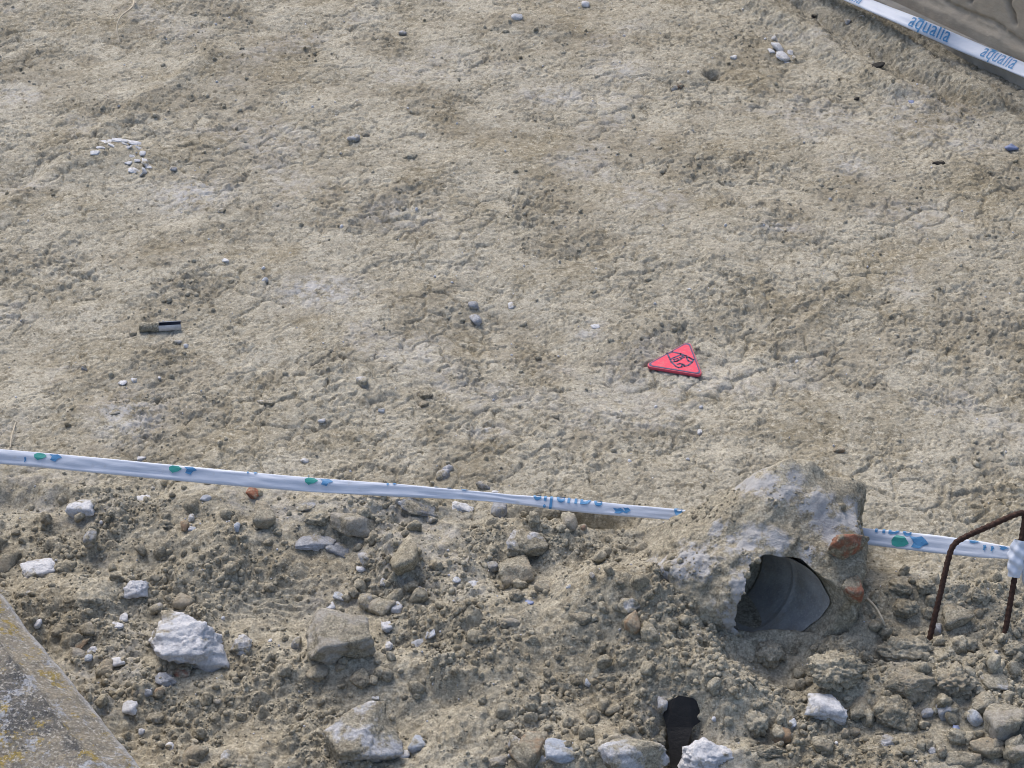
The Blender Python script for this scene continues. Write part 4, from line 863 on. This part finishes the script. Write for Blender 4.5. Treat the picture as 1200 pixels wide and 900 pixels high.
# white plaster fragments in two little heaps on the packed earth
for px, py, w, h, ty in [(125,167,22,8,0), (143,165,20,7,.1), (158,168,12,7,.2), (112,179,10,7,0), (150,191,7,5,0), (167,180,6,8,.3), (171,192,9,12,.9), (165,206,14,5,-.9), (158,200,13,9,.2), (174,196,7,5,0), (133,171,12,5,.3), (150,173,9,5,-.4), (163,174,8,5,.6), (118,173,9,5,.2), (155,183,6,5,.4), (161,188,6,5,0), (169,200,6,8,1.), (147,169,7,5,.5)]:
    place_rock('plaster_fragment', px, py, w*1.25, h*.9, M['chalk'], 'shard', 'white plaster fragment in the small heap at upper left', 'fragment', 'plaster fragments in the upper left heap', ty=ty)
for px, py, w, h, ty in [(907,46,9,14,1.0), (912,56,14,18,.8), (918,66,18,12,.3), (904,60,7,7,0), (926,62,8,8,.4), (931,68,6,6,0), (922,73,8,4,0)]:
    place_rock('plaster_fragment', px, py, w, h, M['chalk'], 'shard', 'white plaster fragment in the small heap at upper right', 'fragment', 'plaster fragments in the upper right heap', ty=ty)

# ------------------------------------------------------------------ small clods, told apart only by where they lie
var = [rock_shape(900+i, 3, ('clod','round','clod','angular')[i % 4]) for i in range(10)]
vm = {}
def vmesh(i, k):
    if (i, k) not in vm: vm[i, k] = npmesh('clod', var[i][0], var[i][1], M[k])
    return vm[i, k]
def scatter(n, box, label, group, smin=9, smax=23, mats=('clod','clod','clod','tan','clod')):
    for _ in range(n):
        px, py = rng.uniform(box[0], box[2]), rng.uniform(box[1], box[3]); sz = smin+(smax-smin)*rng.random()**2.2
        p = at(px, py); s_ = mpp(p)*sz/2.; i = rng.integers(10); k = mats[rng.integers(len(mats))]
        o = link('clod', vmesh(i, k), None, p+np.array([0,0,s_*.25]), tuple(rng.uniform(0, 6.28, 3))); o.scale = (s_, s_*rng.uniform(.75,1), s_*rng.uniform(.6,.85))
        best = min(REF, key=lambda q: math.hypot((q[0]-px), (q[1]-py)*1.4)-q[2]*.4); dx, dy = px-best[0], (py-best[1])*1.4
        if math.hypot(dx, dy) < 75:
            where = ('right of' if dx > 0 else 'left of') if abs(dx) > abs(dy) else ('in front of' if dy > 0 else 'behind')
            for size in ('small', 'tiny' if sz < 12 else 'chunky', 'rounded', 'crumbly'):
                lab = f'{size} clod {where} the {best[4]}'
                if len(lab.split()) <= 16 and lab not in USED: break
            USED.add(lab)
            if len(lab.split()) <= 16: label_ = lab
            else: label_ = label
        else: label_ = label
        tag(o, label_, 'clod', group)
USED = set()
scatter(34, (10,575,330,690), 'small soil clod strewn under the left half of the tape', 'clods under the left tape')
scatter(24, (110,760,340,895), 'small soil clod strewn below the large white rock', 'clods below the white rock')
scatter(34, (330,690,560,840), 'small soil clod strewn around the big tan boulder', 'clods round the tan boulder')
scatter(24, (420,600,680,700), 'small soil clod strewn under the tape at centre', 'clods under the central tape')
scatter(50, (560,730,790,890), 'small soil clod strewn at the foot of the pipe mound', 'clods at the mound foot')
scatter(26, (690,640,850,740), 'small soil clod lying on the slope of the pipe mound', 'clods on the pipe mound')
scatter(44, (830,760,1000,890), 'small soil clod strewn in front of the pipe mouth', 'clods before the pipe mouth')
scatter(64, (1000,740,1195,890), 'small soil clod among the tan lumps at lower right', 'clods at lower right', 9, 30)
scatter(18, (1025,670,1190,740), 'small soil clod strewn round the rusty stirrup', 'clods round the stirrup')

# ------------------------------------------------------------------ crumbs nobody could count
def crumbs(name, label, x, y, r, m, lv, emb=.2, z=None):
    g = np.random.default_rng(33+len(x)); z = samp(H, x, y) if z is None else z; Vs, Fs = [], []; base = 0
    vs = [rock_shape(700+i, lv, ('clod','round','angular')[i % 3]) for i in range(9)]; which = g.integers(0, 9, len(x))
    for i in range(9):
        k = np.where(which == i)[0]
        if not len(k): continue
        q = g.normal(size=(len(k),4)); q /= np.linalg.norm(q, axis=1)[:,None]; w_, a, b, c_ = q.T
        Rm = np.stack([1-2*(b*b+c_*c_),2*(a*b-c_*w_),2*(a*c_+b*w_), 2*(a*b+c_*w_),1-2*(a*a+c_*c_),2*(b*c_-a*w_), 2*(a*c_-b*w_),2*(b*c_+a*w_),1-2*(a*a+b*b)], -1).reshape(-1,3,3)
        vv = np.einsum('nij,kj->nki', Rm, vs[i][0]*np.array([1,.85,.7]))*r[k][:,None,None]+np.stack([x[k],y[k],z[k]+emb*r[k]], -1)[:,None]
        nv = len(vs[i][0]); Vs.append(vv.reshape(-1,3)); Fs.append((vs[i][1][None]+(np.arange(len(k))*nv)[:,None,None]).reshape(-1,3)+base); base += nv*len(k)
    tag(link(name, npmesh(name, np.vstack(Vs), np.vstack(Fs), m)), label, 'soil crumbs', None, 'stuff')
n = 62000; x, y = rng.uniform(-.95, .95, n), rng.uniform(1.8, 2.75, n); k = (y < yline(x)+.02*rng.normal(size=n)) & (rng.random(n) < .14+.86*sstep(-.12,.25,fbm2(x,y,6,3,141))); x, y = x[k], y[k]
r = np.clip(.0011*(rng.pareto(2.0, len(x))+1), 0, .0062); big = r > .0032
_q = np.clip((x-MOUTH[0]-.012)*AXIS[0]+(y-MOUTH[1]-.012)*AXIS[1], .012, .12); inside = np.hypot(x-MOUTH[0]-.012-_q*AXIS[0], y-MOUTH[1]-.012-_q*AXIS[1]) < .066
x, y, r, big = x[~inside], y[~inside], r[~inside], big[~inside]
crumbs('soil_crumbs', 'loose tan soil crumbs covering the rubble foreground', x[big], y[big], r[big], M['clod'], 2)
crumbs('soil_crumbs', 'fine tan soil crumbs sprinkled through the rubble foreground', x[~big], y[~big], r[~big], M['clod'], 1)
n = 30000; x, y = rng.uniform(-1.2, 1.2, n), rng.uniform(2.4, 4.6, n); k = (rng.random(n) < (.03+samp(crumb, x, y)**2*.6*samp(AMP, x, y))) & (y > yline(x)); x, y = x[k], y[k]
r = np.clip(.0012*(rng.pareto(2.2, len(x))+1), 0, .0065)
crumbs('soil_crumbs', 'fine grey tan crumbs lying on the packed earth', x, y, r, M['crust'], 1)
n = 1500; x, y = rng.uniform(-1.0, 1.0, n), rng.uniform(1.8, 4.5, n); k = rng.random(n) < np.where(y < yline(x), 1, .35); x, y = x[k], y[k]
crumbs('white_grit', 'tiny white grains of mortar scattered over all the soil', x, y, np.clip(.0012*(rng.pareto(2.6, len(x))+1), 0, .004), M['chalk'], 2)
k = rng.choice(len(CAS), 2000, replace=False); q = CAS[k]; c_ = CAS.mean(0); q = q[:]; d_ = q-c_; ok = (q[:,2] > gz(*MOUTH[:2])+.03) & (d_[:,2] > .01) & (fbm2(q[:,0], q[:,1]+q[:,2], 12, 3, 5) > .02); q = q[ok]
q = q[np.hypot(q[:,0]-MOUTH[0], q[:,1]-MOUTH[1]) > .02]
crumbs('soil_crumbs', 'soil crumbs caked on top of the pipe casing', q[:,0], q[:,1], np.clip(.0013*(rng.pareto(2.2, len(q))+1), 0, .0065), M['clod'], 2, .1, q[:,2])
